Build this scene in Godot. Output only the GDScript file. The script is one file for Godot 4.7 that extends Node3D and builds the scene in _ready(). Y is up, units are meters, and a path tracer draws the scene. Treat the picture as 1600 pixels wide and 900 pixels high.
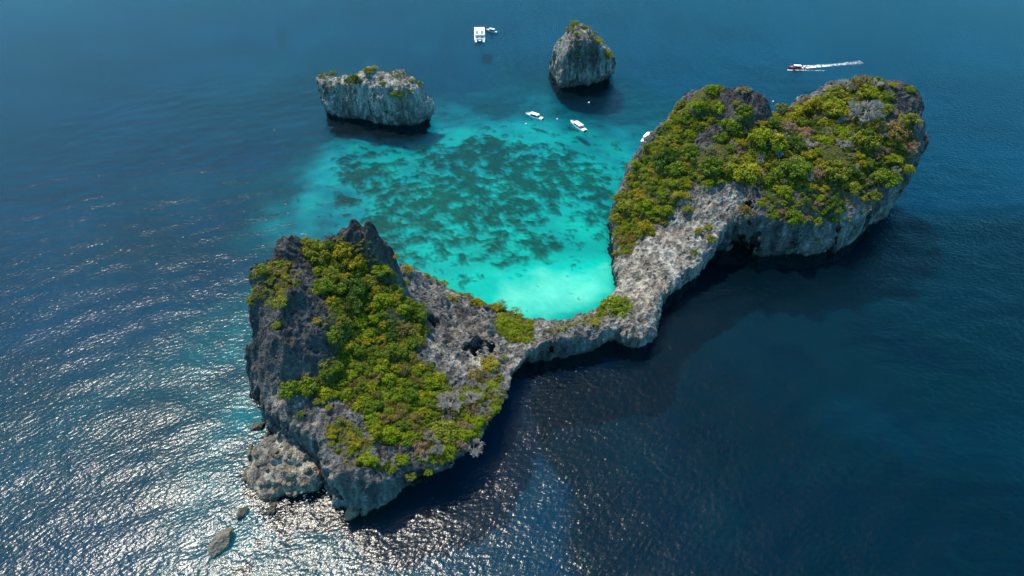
extends Node3D

const SEA_BUMP := 2.9

func _ready() -> void:
	# camera: a drone 200 m up, looking down at the lagoon
	var cam := Camera3D.new()
	cam.name = "camera"
	cam.position = Vector3(0, 200, 0)
	cam.rotation_degrees = Vector3(-40, 0, 0)
	cam.fov = 46.0
	cam.near = 1.0
	cam.far = 30000.0
	add_child(cam)
	# sky, exposure
	var sky := ProceduralSkyMaterial.new()
	sky.sky_top_color = Color(.07, .30, .47)
	sky.sky_horizon_color = Color(.43, .80, .95)
	sky.sky_curve = .38
	sky.sky_energy_multiplier = 1.35
	sky.sun_angle_max = 80.0
	sky.sun_curve = .34
	sky.ground_bottom_color = Color(.10, .22, .32)
	sky.ground_horizon_color = Color(.55, .70, .78)
	var env := Environment.new()
	env.background_mode = Environment.BG_SKY
	env.sky = Sky.new()
	env.sky.sky_material = sky
	env.tonemap_mode = Environment.TONE_MAPPER_LINEAR
	env.tonemap_exposure = 1.5
	env.sdfgi_enabled = true
	env.ssao_enabled = true
	env.ssil_enabled = true
	var we := WorldEnvironment.new()
	we.name = "world_environment"
	we.environment = env
	add_child(we)
	# sun: high, ahead and to the left, so cliffs facing the camera are in shade and the glitter lies lower left
	var sun := DirectionalLight3D.new()
	sun.name = "sun"
	sun.light_color = Color(1.0, .965, .90)
	sun.light_energy = 1.45
	sun.light_angular_distance = .5
	sun.shadow_enabled = true
	add_child(sun)
	sun.look_at_from_position(Vector3(-308, 883, -354), Vector3.ZERO)

	materials()
	# sea and its floor
	sea()
	seabed()
	# land
	islands()
	# plants
	plants()
	# rocks, boats, small things
	rocks()
	boats()


func materials() -> void:
	rock_mat = StandardMaterial3D.new()
	rock_mat.vertex_color_use_as_albedo = true
	rock_mat.roughness = .95
	rock_mat.metallic_specular = .25
	rock_mat.uv1_triplanar = true
	rock_mat.uv1_world_triplanar = true
	rock_mat.uv1_scale = Vector3(.03, .03, .03)
	var ramp := Gradient.new()
	ramp.set_color(0, Color(.55, .55, .57))
	ramp.set_color(1, Color(1, 1, .98))
	var grain := NoiseTexture2D.new()
	grain.width = 1024
	grain.height = 1024
	grain.seamless = true
	grain.noise = noise(81, .016, 5, FastNoiseLite.TYPE_SIMPLEX_SMOOTH, FastNoiseLite.FRACTAL_RIDGED)
	grain.color_ramp = ramp
	rock_mat.albedo_texture = grain
	var relief := NoiseTexture2D.new()
	relief.width = 1024
	relief.height = 1024
	relief.seamless = true
	relief.noise = grain.noise
	rock_mat.heightmap_enabled = true
	rock_mat.heightmap_texture = relief
	rock_mat.heightmap_scale = 100.0
	leaf_mat = StandardMaterial3D.new()
	leaf_mat.vertex_color_use_as_albedo = true
	leaf_mat.roughness = .7
	leaf_mat.metallic_specular = .3
	leaf_mat.cull_mode = BaseMaterial3D.CULL_DISABLED
	leaf_mat.backlight_enabled = true
	leaf_mat.backlight = Color(.75, .78, .35)
	bark_mat = paint(Color(.13, .11, .085), .95)
	twig_mat = paint(Color(.27, .24, .215), .95)
	foam_mat = paint(Color(.75, .80, .80), .9)


func islands() -> void:
	var L := Land.new(MAIN_OUTLINE, MAIN_HEIGHTS, MAIN_CRAGS)
	L.caves = CAVES
	L.grids(ZONES)
	var got := mesh_land(L, .7, 66.0, 1.45, .55, 1.7, 100)
	lands.append(L)
	var v: PackedVector3Array = got[0]
	var f: PackedInt32Array = got[1]
	var n := normals_of(v, f)
	var c := rock_colors(L, v, n, TONES, .36, .12, 500)
	var island := base("rocky_island")
	tag(island, "long green and grey limestone island whose two headlands are joined by a low rock neck", "island")
	var share := [PackedInt32Array(), PackedInt32Array(), PackedInt32Array()]
	for i in range(0, f.size(), 3):
		var p := v[f[i]]
		var part := 0 if p.x < 4.0 else (2 if p.z < -268.0 + (p.x - 50.0) * -.15 or p.x > 112.0 else 1)
		share[part].append_array(PackedInt32Array([f[i], f[i + 1], f[i + 2]]))
	for k in 3:
		var o := put(["headland", "rock_neck", "headland"][k], part_mesh(v, n, c, share[k]), rock_mat, island)
		tag(o, ["nearer headland with a dark rock pinnacle and undercut cliffs", "low pale grey rock neck between the headlands", "farther headland with two wooded peaks and a bare cliff foot"][k])
	for s in [["broad_sea_stack", BROAD_OUTLINE, BROAD_HEIGHTS, BROAD_CRAGS, 40.0, "broad flat-topped limestone stack with grey cliffs and scrub on its rim", 300, .62], ["tall_sea_stack", TALL_OUTLINE, TALL_HEIGHTS, TALL_CRAGS, 56.0, "tall tapering limestone stack undercut at its right foot", 330, .55]]:
		var S := Land.new(s[1], s[2], s[3])
		S.grids({})
		var g := mesh_land(S, .7, s[4], 1.2, 1.1, 1.9, s[6])
		lands.append(S)
		var nn := normals_of(g[0], g[1])
		var o := put("sea_stack", part_mesh(g[0], nn, rock_colors(S, g[0], nn, [], s[7], .22, s[6] + 50), g[1]), rock_mat, self)
		tag(o, s[5], "sea stack")


func part_mesh(v: PackedVector3Array, n: PackedVector3Array, c: PackedColorArray, f: PackedInt32Array) -> ArrayMesh:
	var ids := PackedInt32Array()
	ids.resize(v.size())
	ids.fill(-1)
	var a := []
	a.resize(Mesh.ARRAY_MAX)
	var pv := PackedVector3Array()
	var pn := PackedVector3Array()
	var pc := PackedColorArray()
	var pf := PackedInt32Array()
	for i in f:
		if ids[i] < 0:
			ids[i] = pv.size()
			pv.append(v[i])
			pn.append(n[i])
			pc.append(c[i])
		pf.append(ids[i])
	a[Mesh.ARRAY_VERTEX] = pv
	a[Mesh.ARRAY_NORMAL] = pn
	a[Mesh.ARRAY_COLOR] = pc
	a[Mesh.ARRAY_INDEX] = pf
	var m := ArrayMesh.new()
	m.add_surface_from_arrays(Mesh.PRIMITIVE_TRIANGLES, a)
	return m


func rocks() -> void:
	var L := Land.new(OUTCROP_OUTLINE, OUTCROP_HEIGHTS, OUTCROP_CRAGS)
	L.grids({})
	var g := mesh_land(L, .4, 20.0, .5, 1.9, .5, 700)
	lands.append(L)
	var n := normals_of(g[0], g[1])
	var o := put("rubble_outcrop", part_mesh(g[0], n, rock_colors(L, g[0], n, [[-80.0, 5.0, -138.0, 14.0, .52, .75], [-66.0, 6.0, -141.0, 7.0, .45, 1.0], [-82.0, 1.0, -128.0, 7.0, .6, .9]], .50, .75, 750), g[1]), rock_mat, self)
	tag(o, "brownish heap of fallen blocks at the foot of the near headland's western cliff", "rock")
	boulder("boulder", Vector3(-91.6, .9, -112.6), Vector3(3.6, 2.6, 6.2), Vector3(8, -28, -6), 1, .75, "big wedge-shaped tan rock standing alone, farthest out from the fallen heap")
	boulder("boulder", Vector3(-88.6, .4, -123.4), Vector3(2.0, 1.7, 3.0), Vector3(0, -20, 12), 2, .3, "dark brown rock between the lone wedge rock and the fallen heap")
	boulder("boulder", Vector3(-93.4, .5, -158.6), Vector3(3.2, 1.6, 2.2), Vector3(0, 20, 0), 3, .3, "flat brown rock in the water left of the headland's cliff foot")
	boulder("boulder", Vector3(-79.2, .5, -124.2), Vector3(1.7, 1.6, 2.2), Vector3(0, 10, 0), 4, .3, "small dark rock at the seaward tip of the fallen heap")
	boulder("boulder", Vector3(-77.3, 2.4, -132.8), Vector3(2.7, 2.9, 2.3), Vector3(0, 40, 10), 5, .5, "smooth grey block in the front of the fallen heap")
	boulder("boulder", Vector3(-68.6, 1.8, -132.2), Vector3(3.6, 2.6, 2.4), Vector3(0, 12, -8), 6, .45, "rounded grey block at the heap's right end near the cliff")
	boulder("boulder", Vector3(-88.0, 1.2, -135.0), Vector3(2.4, 1.9, 2.3), Vector3(0, 60, 10), 7, .4, "grey block on the left flank of the fallen heap")
	boulder("boulder", Vector3(-82.5, 3.2, -135.6), Vector3(1.8, 1.6, 1.7), Vector3(0, 10, 20), 8, .25, "dark block in the middle of the fallen heap")
	boulder("boulder", Vector3(-52.5, .9, -122.6), Vector3(3.4, 1.8, 2.3), Vector3(0, 24, 0), 9, .75, "pale lumpy rock at the very tip of the near headland")
	boulder("boulder", Vector3(12.6, 1.8, -212.8), Vector3(1.7, 1.7, 1.5), Vector3(0, 24, 0), 10, .2, "dark grey beach rock nearest to the bright bush cluster")
	boulder("boulder", Vector3(19.0, 1.2, -213.6), Vector3(1.3, 1.2, 1.2), Vector3(0, 70, 0), 11, .3, "low grey beach rock in the middle of the beach's edge")
	boulder("boulder", Vector3(29.0, 2.0, -216.5), Vector3(1.9, 2.3, 1.8), Vector3(0, 15, 0), 12, .3, "taller knobbly rock on the beach edge left of the neck's round bush")
	boulder("boulder", Vector3(33.5, 1.6, -219.0), Vector3(1.8, 1.5, 1.5), Vector3(0, 35, 0), 13, .35, "knobbly rock touching the neck's round bush on its beach side")
	# loose blocks lying on the heap
	rng.seed = 19
	var kinds := []
	for i in 6:
		kinds.append(boulder_mesh(40 + i, Vector3(1.0, .8, .9), [.35, .5, .65, .45, .75, .55][i], 15))
	rng.seed = 23
	var laid := 0
	for t in 900:
		if laid >= 36: break
		var x := rng.randf_range(-98.0, -62.0)
		var z := rng.randf_range(-156.0, -122.0)
		var y := L.ground(x, z)
		if y < .8 or L.read(L.gd, x, z) > -.5: continue
		var s := rng.randf_range(.5, 1.9) * (1.15 - .03 * y)
		var which := rng.randi() % 6
		var o2 := put("boulder", kinds[which], rock_mat, self)
		o2.position = Vector3(x, y + s * .15, z)
		o2.scale = Vector3(s * rng.randf_range(.8, 1.3), s, s * rng.randf_range(.8, 1.3))
		o2.rotation = Vector3(rng.randf_range(-.5, .5), rng.randf() * TAU, rng.randf_range(-.5, .5))
		var part: String = "upper" if y > 8.0 else ("middle" if y > 4.0 else "lower")
		var flank: String = "cliff" if x > -74.0 else ("open-sea" if x < -84.0 else "front")
		var look: String = ("little " if s < .85 else ("big " if s > 1.4 else "")) + ["dark brown", "tan-grey", "pale tan", "tan-grey", "pale tan", "tan-grey"][which]
		tag(o2, "%s block lying loose on the %s %s side of the fallen heap" % [look, part, flank], "rock", "%s blocks on the %s %s side of the fallen heap" % [look, part, flank])
		laid += 1
	# froth where the swell breaks on the rocks
	rng.seed = 77
	var spots := []
	for i in 300:
		var k := rng.randi() % 5
		var p: Vector2 = [Vector2(-91, -134), Vector2(-86, -126), Vector2(-80, -122), Vector2(-68, -128), Vector2(-90, -148)][k]
		var q: Vector2 = p + Vector2(rng.randfn() * 3.2, rng.randfn() * 3.2)
		spots.append([q.x, q.y, rng.randf_range(.06, .22), rng.randf_range(1.0, 2.6), rng.randf_range(-.7, .1)])
	foam("sea_foam", "white froth washing round the fallen rock heap and its outlying rocks", spots)


func boats() -> void:
	catamaran(Vector3(-26.6, -.2, -560.0), PI + .05)
	speedboat(Vector3(-17.0, -.1, -571.0), -2.15, 11.0, Color(.62, .64, .64), Color(.76, .77, .77), 1, "small white canopied dinghy alongside the big catamaran")
	speedboat(Vector3(14.4, -.1, -412.8), -2.20, 13.5, Color(.78, .78, .77), Color(.85, .85, .84), 2, "white speedboat over the reef, left of the two anchored, with its bow to the left")
	speedboat(Vector3(42.0, -.1, -399.0), PI + .55, 16.0, Color(.74, .75, .76), Color(.85, .85, .84), 3, "white speedboat below the tall stack, with three dark engines at its stern")
	speedboat(Vector3(84.3, -.1, -383.6), 2.6, 15.0, Color(.78, .78, .77), Color(.85, .85, .84), 2, "white boat mostly hidden behind the far headland's lagoon-side slope")
	speedboat(Vector3(212.0, -.1, -493.0), -PI / 2 - .12, 12.0, Color(.50, .015, .03), Color(.82, .78, .76), 2, "red speedboat under way, trailing a white wake", Color(.48, .02, .03))
	rng.seed = 5
	var trail := []
	for i in 640:
		var t := pow(rng.randf(), 1.5)
		var x := 219.0 + t * 48.0
		var z := -494.5 - t * 11.0
		var lane := rng.randi() % 9
		var w := .9 + t * 2.4
		if lane == 0:
			x = 219.0 + t * 20.0
			z = -497.5 - t * 4.0
			w = .9
		if lane == 1:
			x = 205.0 + t * 30.0
			z = -490.6 + t * 1.5
			w = .5
		trail.append([x, z + rng.randfn() * w * .5, rng.randf_range(.1, .45) * (1.0 - t * .6), 2.0, -.2])
	foam("wake", "white wake trailing behind the red speedboat", trail)
	buoy(8.9, -403.0, Color(.75, .76, .76), .55, "white buoy left of the two anchored speedboats")
	buoy(29.5, -410.0, Color(.75, .76, .76), .55, "white buoy between the two anchored speedboats")
	buoy(52.3, -434.5, Color(.75, .76, .76), .6, "white buoy in the dark water under the tall stack")
	buoy(-121.5, -308.0, Color(.5, .05, .03), .5, "red buoy alone in the blue water left of the lagoon")
	buoy(-150.5, -394.0, Color(.45, .08, .04), .5, "small red buoy left of the broad stack")
	buoy(178.0, -436.0, Color(.75, .76, .76), .55, "white buoy behind the far headland's notch")


const LEAF := {
	"bright": Color(0.149, 0.207, .007), "lime": Color(0.193, 0.218, .009), "green": Color(0.094, 0.146, .011), "dark": Color(0.046, 0.090, .012), "olive": Color(0.145, 0.168, .018),
	"yellow": Color(0.204, 0.196, .012), "brown": Color(.140, .115, .032), "greygreen": Color(.140, .155, .075), "mauve": Color(.185, .130, .095), "thin": Color(.150, .165, .045), "bare": Color(.21, .185, .165),
}
const KIND_NAME := {"bright": "bush", "lime": "bush", "green": "tree", "dark": "tree", "olive": "tree", "yellow": "shrub", "brown": "dry_bush", "greygreen": "tree", "mauve": "dry_bush", "thin": "thin_tree", "bare": "bare_tree"}
const KIND_CATEGORY := {"bush": "bush", "tree": "tree", "shrub": "shrub", "dry_bush": "bush", "thin_tree": "tree", "bare_tree": "tree"}

var names := {}
var rng := RandomNumberGenerator.new()
var rock_mat: StandardMaterial3D
var leaf_mat: StandardMaterial3D
var bark_mat: StandardMaterial3D
var foam_mat: StandardMaterial3D
var lands := []


# ---------------------------------------------------------------- naming
func numbered(called: String) -> String:
	names[called] = names.get(called, -1) + 1
	return called if names[called] == 0 else "%s_%03d" % [called, names[called]]

func tag(o: Node, label: String, category := "", group := "", kind := "") -> void:
	if label: o.set_meta("label", label)
	if category: o.set_meta("category", category)
	if group: o.set_meta("group", group)
	if kind: o.set_meta("kind", kind)

func base(called: String, where := Vector3.ZERO, turn := 0.0) -> Node3D:
	var o := Node3D.new()
	o.name = numbered(called)
	add_child(o)
	o.position = where
	o.rotation.y = turn
	return o

func put(called: String, mesh: Mesh, mat: Material, parent: Node) -> MeshInstance3D:
	var o := MeshInstance3D.new()
	o.name = numbered(called) if parent == self else called
	o.mesh = mesh
	o.material_override = mat
	parent.add_child(o, true)
	return o

func built(v: PackedVector3Array, f: PackedInt32Array, c := PackedColorArray(), smooth := true, uv := PackedVector2Array()) -> ArrayMesh:
	var a := []
	a.resize(Mesh.ARRAY_MAX)
	a[Mesh.ARRAY_VERTEX] = v
	a[Mesh.ARRAY_INDEX] = f
	if c.size(): a[Mesh.ARRAY_COLOR] = c
	if uv.size(): a[Mesh.ARRAY_TEX_UV] = uv
	if smooth:
		var n := PackedVector3Array()
		n.resize(v.size())
		for i in range(0, f.size(), 3):
			var k := (v[f[i + 2]] - v[f[i]]).cross(v[f[i + 1]] - v[f[i]])
			n[f[i]] += k
			n[f[i + 1]] += k
			n[f[i + 2]] += k
		for i in n.size():
			n[i] = n[i].normalized()
		a[Mesh.ARRAY_NORMAL] = n
	var m := ArrayMesh.new()
	m.add_surface_from_arrays(Mesh.PRIMITIVE_TRIANGLES, a)
	return m

func noise(seed_: int, freq: float, octaves := 3, kind := FastNoiseLite.TYPE_SIMPLEX_SMOOTH, fractal := FastNoiseLite.FRACTAL_FBM) -> FastNoiseLite:
	var n := FastNoiseLite.new()
	n.seed = seed_
	n.frequency = freq
	n.noise_type = kind
	n.fractal_type = fractal if octaves > 1 else FastNoiseLite.FRACTAL_NONE
	n.fractal_octaves = octaves
	return n

func sm(a: float, b: float, x: float) -> float:
	return smoothstep(a, b, x)


# ---------------------------------------------------------------- land: heights from spot levels, walls from the shore line, meshed as surface nets
class Land:
	var outline: Array
	var spots: Array
	var crags: Array
	var caves := []
	var w: PackedFloat64Array
	var x0: float
	var z0: float
	var coarse := 2.5
	var nx: int
	var nz: int
	var gh: PackedFloat32Array
	var gd: PackedFloat32Array
	var go: PackedFloat32Array
	var gr: PackedFloat32Array
	var gv: PackedFloat32Array
	var top: PackedFloat32Array
	var cell: float
	var cx: int
	var cz: int

	func _init(o: Array, s: Array, c: Array) -> void:
		outline = o
		spots = s
		crags = c
		solve()

	func kernel(r2: float) -> float:
		return 0.5 * r2 * log(r2 + 1e-12)

	func solve() -> void:   # thin plate through the spot levels
		var n := spots.size()
		var m := n + 3
		var a := []
		for i in m:
			var row := PackedFloat64Array()
			row.resize(m + 1)
			a.append(row)
		for i in n:
			for j in n:
				var dx: float = spots[i][0] - spots[j][0]
				var dz: float = spots[i][1] - spots[j][1]
				a[i][j] = kernel(dx * dx + dz * dz) + (20.0 if i == j else 0.0)
			a[i][n] = 1.0
			a[i][n + 1] = spots[i][0]
			a[i][n + 2] = spots[i][1]
			a[n][i] = 1.0
			a[n + 1][i] = spots[i][0]
			a[n + 2][i] = spots[i][1]
			a[i][m] = spots[i][2]
		for k in m:
			var p := k
			for i in range(k + 1, m):
				if absf(a[i][k]) > absf(a[p][k]): p = i
			var t = a[k]
			a[k] = a[p]
			a[p] = t
			var rk: PackedFloat64Array = a[k]
			for i in range(k + 1, m):
				var ri: PackedFloat64Array = a[i]
				var q := ri[k] / rk[k]
				if q != 0.0:
					for j in range(k, m + 1): ri[j] -= q * rk[j]
					a[i] = ri
		w.resize(m)
		for k in range(m - 1, -1, -1):
			var s: float = a[k][m]
			for j in range(k + 1, m): s -= a[k][j] * w[j]
			w[k] = s / a[k][k]

	func height(x: float, z: float) -> float:
		var n := spots.size()
		var h := w[n] + w[n + 1] * x + w[n + 2] * z
		for i in n:
			var dx: float = x - spots[i][0]
			var dz: float = z - spots[i][1]
			h += w[i] * kernel(dx * dx + dz * dz)
		return h

	func grids(zones: Dictionary) -> void:
		var lo := Vector2(1e9, 1e9)
		var hi := -lo
		for o in outline:
			lo = lo.min(Vector2(o[0], o[1]))
			hi = hi.max(Vector2(o[0], o[1]))
		x0 = lo.x - 14.0
		z0 = lo.y - 14.0
		nx = int((hi.x - lo.x + 28.0) / coarse) + 2
		nz = int((hi.y - lo.y + 28.0) / coarse) + 2
		for g in 5:
			var b := PackedFloat32Array()
			b.resize(nx * nz)
			match g:
				0: gh = b
				1: gd = b
				2: go = b
				3: gr = b
				4: gv = b
		var n := outline.size()
		var ring := PackedVector2Array()
		for o in outline: ring.append(Vector2(o[0], o[1]))
		var polys := []
		for k in zones:
			var q := PackedVector2Array()
			for p in zones[k]: q.append(Vector2(p[0], p[1]))
			polys.append([q, .38 if k in ["slope", "leftcap", "shoreband", "neckgrass", "front"] else 1.0])
		for i in nx:
			for j in nz:
				var p := Vector2(x0 + i * coarse, z0 + j * coarse)
				var best := 1e9
				var at := i * nz + j
				var j0 := n - 1
				for k in n:
					var q := Geometry2D.get_closest_point_to_segment(p, ring[j0], ring[k])
					var d := q.distance_squared_to(p)
					if d < best:
						best = d
						var t := clampf(ring[j0].distance_to(q) / maxf(ring[j0].distance_to(ring[k]), .01), 0, 1)
						go[at] = lerpf(outline[j0][2], outline[k][2], t)
						gr[at] = lerpf(outline[j0][3], outline[k][3], t)
					j0 = k
				best = sqrt(best)
				gd[at] = -best if Geometry2D.is_point_in_polygon(p, ring) else best
				gh[at] = height(p.x, p.y) if gd[at] < 16.0 else 0.0
				for q in polys:
					if Geometry2D.is_point_in_polygon(p, q[0]): gv[at] = q[1]

	func read(g: PackedFloat32Array, x: float, z: float) -> float:
		var u := clampf((x - x0) / coarse, 0, nx - 1.001)
		var v := clampf((z - z0) / coarse, 0, nz - 1.001)
		var i := int(u)
		var j := int(v)
		u -= i
		v -= j
		var a := i * nz + j
		return (g[a] * (1 - v) + g[a + 1] * v) * (1 - u) + (g[a + nz] * (1 - v) + g[a + nz + 1] * v) * u

	func ground(x: float, z: float) -> float:
		var i := int((x - x0) / cell)
		var j := int((z - z0) / cell)
		return top[i * cz + j] if i >= 0 and j >= 0 and i < cx and j < cz else -9.0

# rough: karst relief on the tops in metres; boulders: share of a heap-of-blocks relief
func mesh_land(L: Land, cell: float, high: float, rough: float, boulders: float, flute: float, seed_: int) -> Array:
	var warp := noise(seed_, .055, 2)
	var fine := noise(seed_ + 1, .22, 2)
	var big := noise(seed_ + 2, .045, 2)
	var karst := noise(seed_ + 3, .20, 3, FastNoiseLite.TYPE_SIMPLEX_SMOOTH, FastNoiseLite.FRACTAL_RIDGED)
	var grain := noise(seed_ + 4, .55, 2, FastNoiseLite.TYPE_SIMPLEX_SMOOTH, FastNoiseLite.FRACTAL_RIDGED)
	var chunk := noise(seed_ + 6, .42, 1, FastNoiseLite.TYPE_CELLULAR)
	chunk.cellular_return_type = FastNoiseLite.RETURN_DISTANCE2_SUB
	var block := noise(seed_ + 5, .15, 1, FastNoiseLite.TYPE_CELLULAR)
	block.cellular_return_type = FastNoiseLite.RETURN_DISTANCE2_SUB
	L.cell = cell
	var nx := int((L.nx - 1) * L.coarse / cell)
	var nz := int((L.nz - 1) * L.coarse / cell)
	L.cx = nx
	L.cz = nz
	var low := -9.0
	var ny := int((high - low) / cell) + 3
	var F := PackedFloat32Array()
	F.resize(nx * nz * ny)
	F.fill(1.0)
	L.top.resize(nx * nz)
	L.top.fill(-9.0)
	var from := PackedInt32Array()
	var to := PackedInt32Array()
	from.resize(nx * nz)
	to.resize(nx * nz)
	for i in nx:
		for j in nz:
			var x := L.x0 + i * cell
			var z := L.z0 + j * cell
			var col := i * nz + j
			var d0 := L.read(L.gd, x, z)
			if d0 > 11.0: continue
			var over := L.read(L.go, x, z)
			var hr := L.read(L.gr, x, z)
			var veg := L.read(L.gv, x, z)
			var wx := warp.get_noise_2d(x, z) * 4.0
			var wz := warp.get_noise_2d(x + 400.0, z) * 4.0
			var H := L.read(L.gh, x + wx * .5, z + wz * .5)
			for c in L.crags:
				var q: float = Vector2(x + wx * .45 - c[0], z + wz * .45 - c[1]).length() / c[2]
				if q < 1.3:
					var t := minf(1.0, (1.3 - q) / .6)
					H += c[3] * t * t * (3.0 - 2.0 * t)
			var r := rough * (1.0 - .65 * veg)
			H += r * (karst.get_noise_2d(x, z) * 1.4 - .15) + r * .45 * grain.get_noise_2d(x, z)
			var cave := false
			for c in L.caves:
				if absf(x - c[0]) < c[3] + 3.0 and absf(z - c[2]) < c[5] + 3.0: cave = true
			var whole := d0 > -11.0 - absf(over) or cave
			var k0 := 0 if whole else clampi(int((H - 4.0 - low) / cell), 0, ny - 2)
			var k1 := clampi(int((H + 3.5 - low) / cell) + 1, 1, ny - 1)
			if H < low: k1 = 1
			var o := col * ny
			for k in k0: F[o + k] = -1.0
			var was := -9.0
			for k in range(k0, k1):
				var y := low + k * cell
				var f := y - H
				var blocks := 0.0
				if absf(f) < 5.0 or (whole and absf(d0) < 7.0):
					blocks = boulders * ((block.get_noise_3d(x, y, z) + 1.0) * 1.9 - .75 + (chunk.get_noise_3d(x, y, z) + 1.0) * .8 - .3)
				f -= blocks
				if whole:
					var rec := 0.0
					if y < hr:
						var t := 1.0 - maxf(y, 0.0) / maxf(hr, .1)
						rec = over * pow(t, 1.2) if over > 0.0 else over * t
					var D := d0 + rec
					if absf(D) < 7.0 and f < 3.0:
						D += fine.get_noise_3d(x, y * .22, z) * flute + big.get_noise_3d(x, y * .8, z) * flute * 1.6 - (karst.get_noise_3d(x * 1.3, y * .3, z * 1.3) - .1) * flute * .75 + grain.get_noise_3d(x, y * .6, z) * flute * .4
						D -= blocks * .8
					var hh := maxf(3.6 - absf(f - D), 0.0) / 3.6
					f = maxf(f, D) + hh * hh * .9
				if cave:
					for c in L.caves:
						var e: float = (Vector3((x - c[0]) / c[3], (y - c[1]) / c[4], (z - c[2]) / c[5]).length() - 1.0 + big.get_noise_3d(x * 2.5, y * 2.5, z * 2.5) * .6 + fine.get_noise_3d(x, y, z) * .3) * minf(c[3], c[5])
						f = maxf(f, -e)
				F[o + k] = f
				if f < 0.0: was = y + clampf(-f, 0.0, cell)
			L.top[col] = was
			from[col] = k0
			to[col] = k1
	# surface nets
	var verts := PackedVector3Array()
	var ids := PackedInt32Array()
	ids.resize(nx * nz * ny)
	ids.fill(-1)
	var si := nz * ny
	for i in nx - 1:
		for j in nz - 1:
			var a := i * nz + j
			var k0 := mini(mini(from[a], from[a + 1]), mini(from[a + nz], from[a + nz + 1])) - 1
			var k1 := maxi(maxi(to[a], to[a + 1]), maxi(to[a + nz], to[a + nz + 1]))
			if k1 == 0: continue
			k0 = maxi(k0, 0)
			k1 = mini(k1, ny - 2)
			var o := a * ny
			for k in range(k0, k1 + 1):
				var p := o + k
				var f0 := F[p]
				var f1 := F[p + 1]
				var f2 := F[p + ny]
				var f3 := F[p + ny + 1]
				var f4 := F[p + si]
				var f5 := F[p + si + 1]
				var f6 := F[p + si + ny]
				var f7 := F[p + si + ny + 1]
				var m := int(f0 < 0) + int(f1 < 0) + int(f2 < 0) + int(f3 < 0) + int(f4 < 0) + int(f5 < 0) + int(f6 < 0) + int(f7 < 0)
				if m == 0 or m == 8: continue
				var s := Vector3.ZERO
				var n := 0
				# corner order: y bit 1, z bit 2, x bit 4
				if (f0 < 0) != (f1 < 0): s += Vector3(0, f0 / (f0 - f1), 0); n += 1
				if (f2 < 0) != (f3 < 0): s += Vector3(0, f2 / (f2 - f3), 1); n += 1
				if (f4 < 0) != (f5 < 0): s += Vector3(1, f4 / (f4 - f5), 0); n += 1
				if (f6 < 0) != (f7 < 0): s += Vector3(1, f6 / (f6 - f7), 1); n += 1
				if (f0 < 0) != (f2 < 0): s += Vector3(0, 0, f0 / (f0 - f2)); n += 1
				if (f1 < 0) != (f3 < 0): s += Vector3(0, 1, f1 / (f1 - f3)); n += 1
				if (f4 < 0) != (f6 < 0): s += Vector3(1, 0, f4 / (f4 - f6)); n += 1
				if (f5 < 0) != (f7 < 0): s += Vector3(1, 1, f5 / (f5 - f7)); n += 1
				if (f0 < 0) != (f4 < 0): s += Vector3(f0 / (f0 - f4), 0, 0); n += 1
				if (f1 < 0) != (f5 < 0): s += Vector3(f1 / (f1 - f5), 1, 0); n += 1
				if (f2 < 0) != (f6 < 0): s += Vector3(f2 / (f2 - f6), 0, 1); n += 1
				if (f3 < 0) != (f7 < 0): s += Vector3(f3 / (f3 - f7), 1, 1); n += 1
				s /= n
				ids[p] = verts.size()
				verts.append(Vector3(L.x0 + (i + s.x) * cell, low + (k + s.y) * cell, L.z0 + (j + s.z) * cell))
	var faces := PackedInt32Array()
	for i in range(1, nx - 1):
		for j in range(1, nz - 1):
			var a := i * nz + j
			if to[a] == 0 and to[a + 1] == 0 and to[a + nz] == 0: continue
			var k0 := maxi(mini(from[a], mini(from[a + 1], from[a + nz])) - 1, 1)
			var k1 := mini(maxi(to[a], maxi(to[a + 1], to[a + nz])), ny - 2)
			for k in range(k0, k1 + 1):
				var p := a * ny + k
				var c := F[p] < 0
				if c != (F[p + 1] < 0):
					_quad(faces, ids, p, p - si, p - si - ny, p - ny, c)
				if c != (F[p + ny] < 0):
					_quad(faces, ids, p, p - 1, p - si - 1, p - si, c)
				if c != (F[p + si] < 0):
					_quad(faces, ids, p, p - ny, p - ny - 1, p - 1, c)
	return [verts, faces]

func _quad(faces: PackedInt32Array, ids: PackedInt32Array, a: int, b: int, c: int, d: int, flip: bool) -> void:
	var A := ids[a]
	var B := ids[b]
	var C := ids[c]
	var D := ids[d]
	if A < 0 or B < 0 or C < 0 or D < 0: return
	if flip: faces.append_array(PackedInt32Array([A, B, C, A, C, D]))
	else: faces.append_array(PackedInt32Array([A, C, B, A, D, C]))

func normals_of(v: PackedVector3Array, f: PackedInt32Array) -> PackedVector3Array:
	var n := PackedVector3Array()
	n.resize(v.size())
	for i in range(0, f.size(), 3):
		var k := (v[f[i + 2]] - v[f[i]]).cross(v[f[i + 1]] - v[f[i]])
		n[f[i]] += k
		n[f[i + 1]] += k
		n[f[i + 2]] += k
	for i in n.size():
		n[i] = n[i].normalized()
	return n

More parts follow.
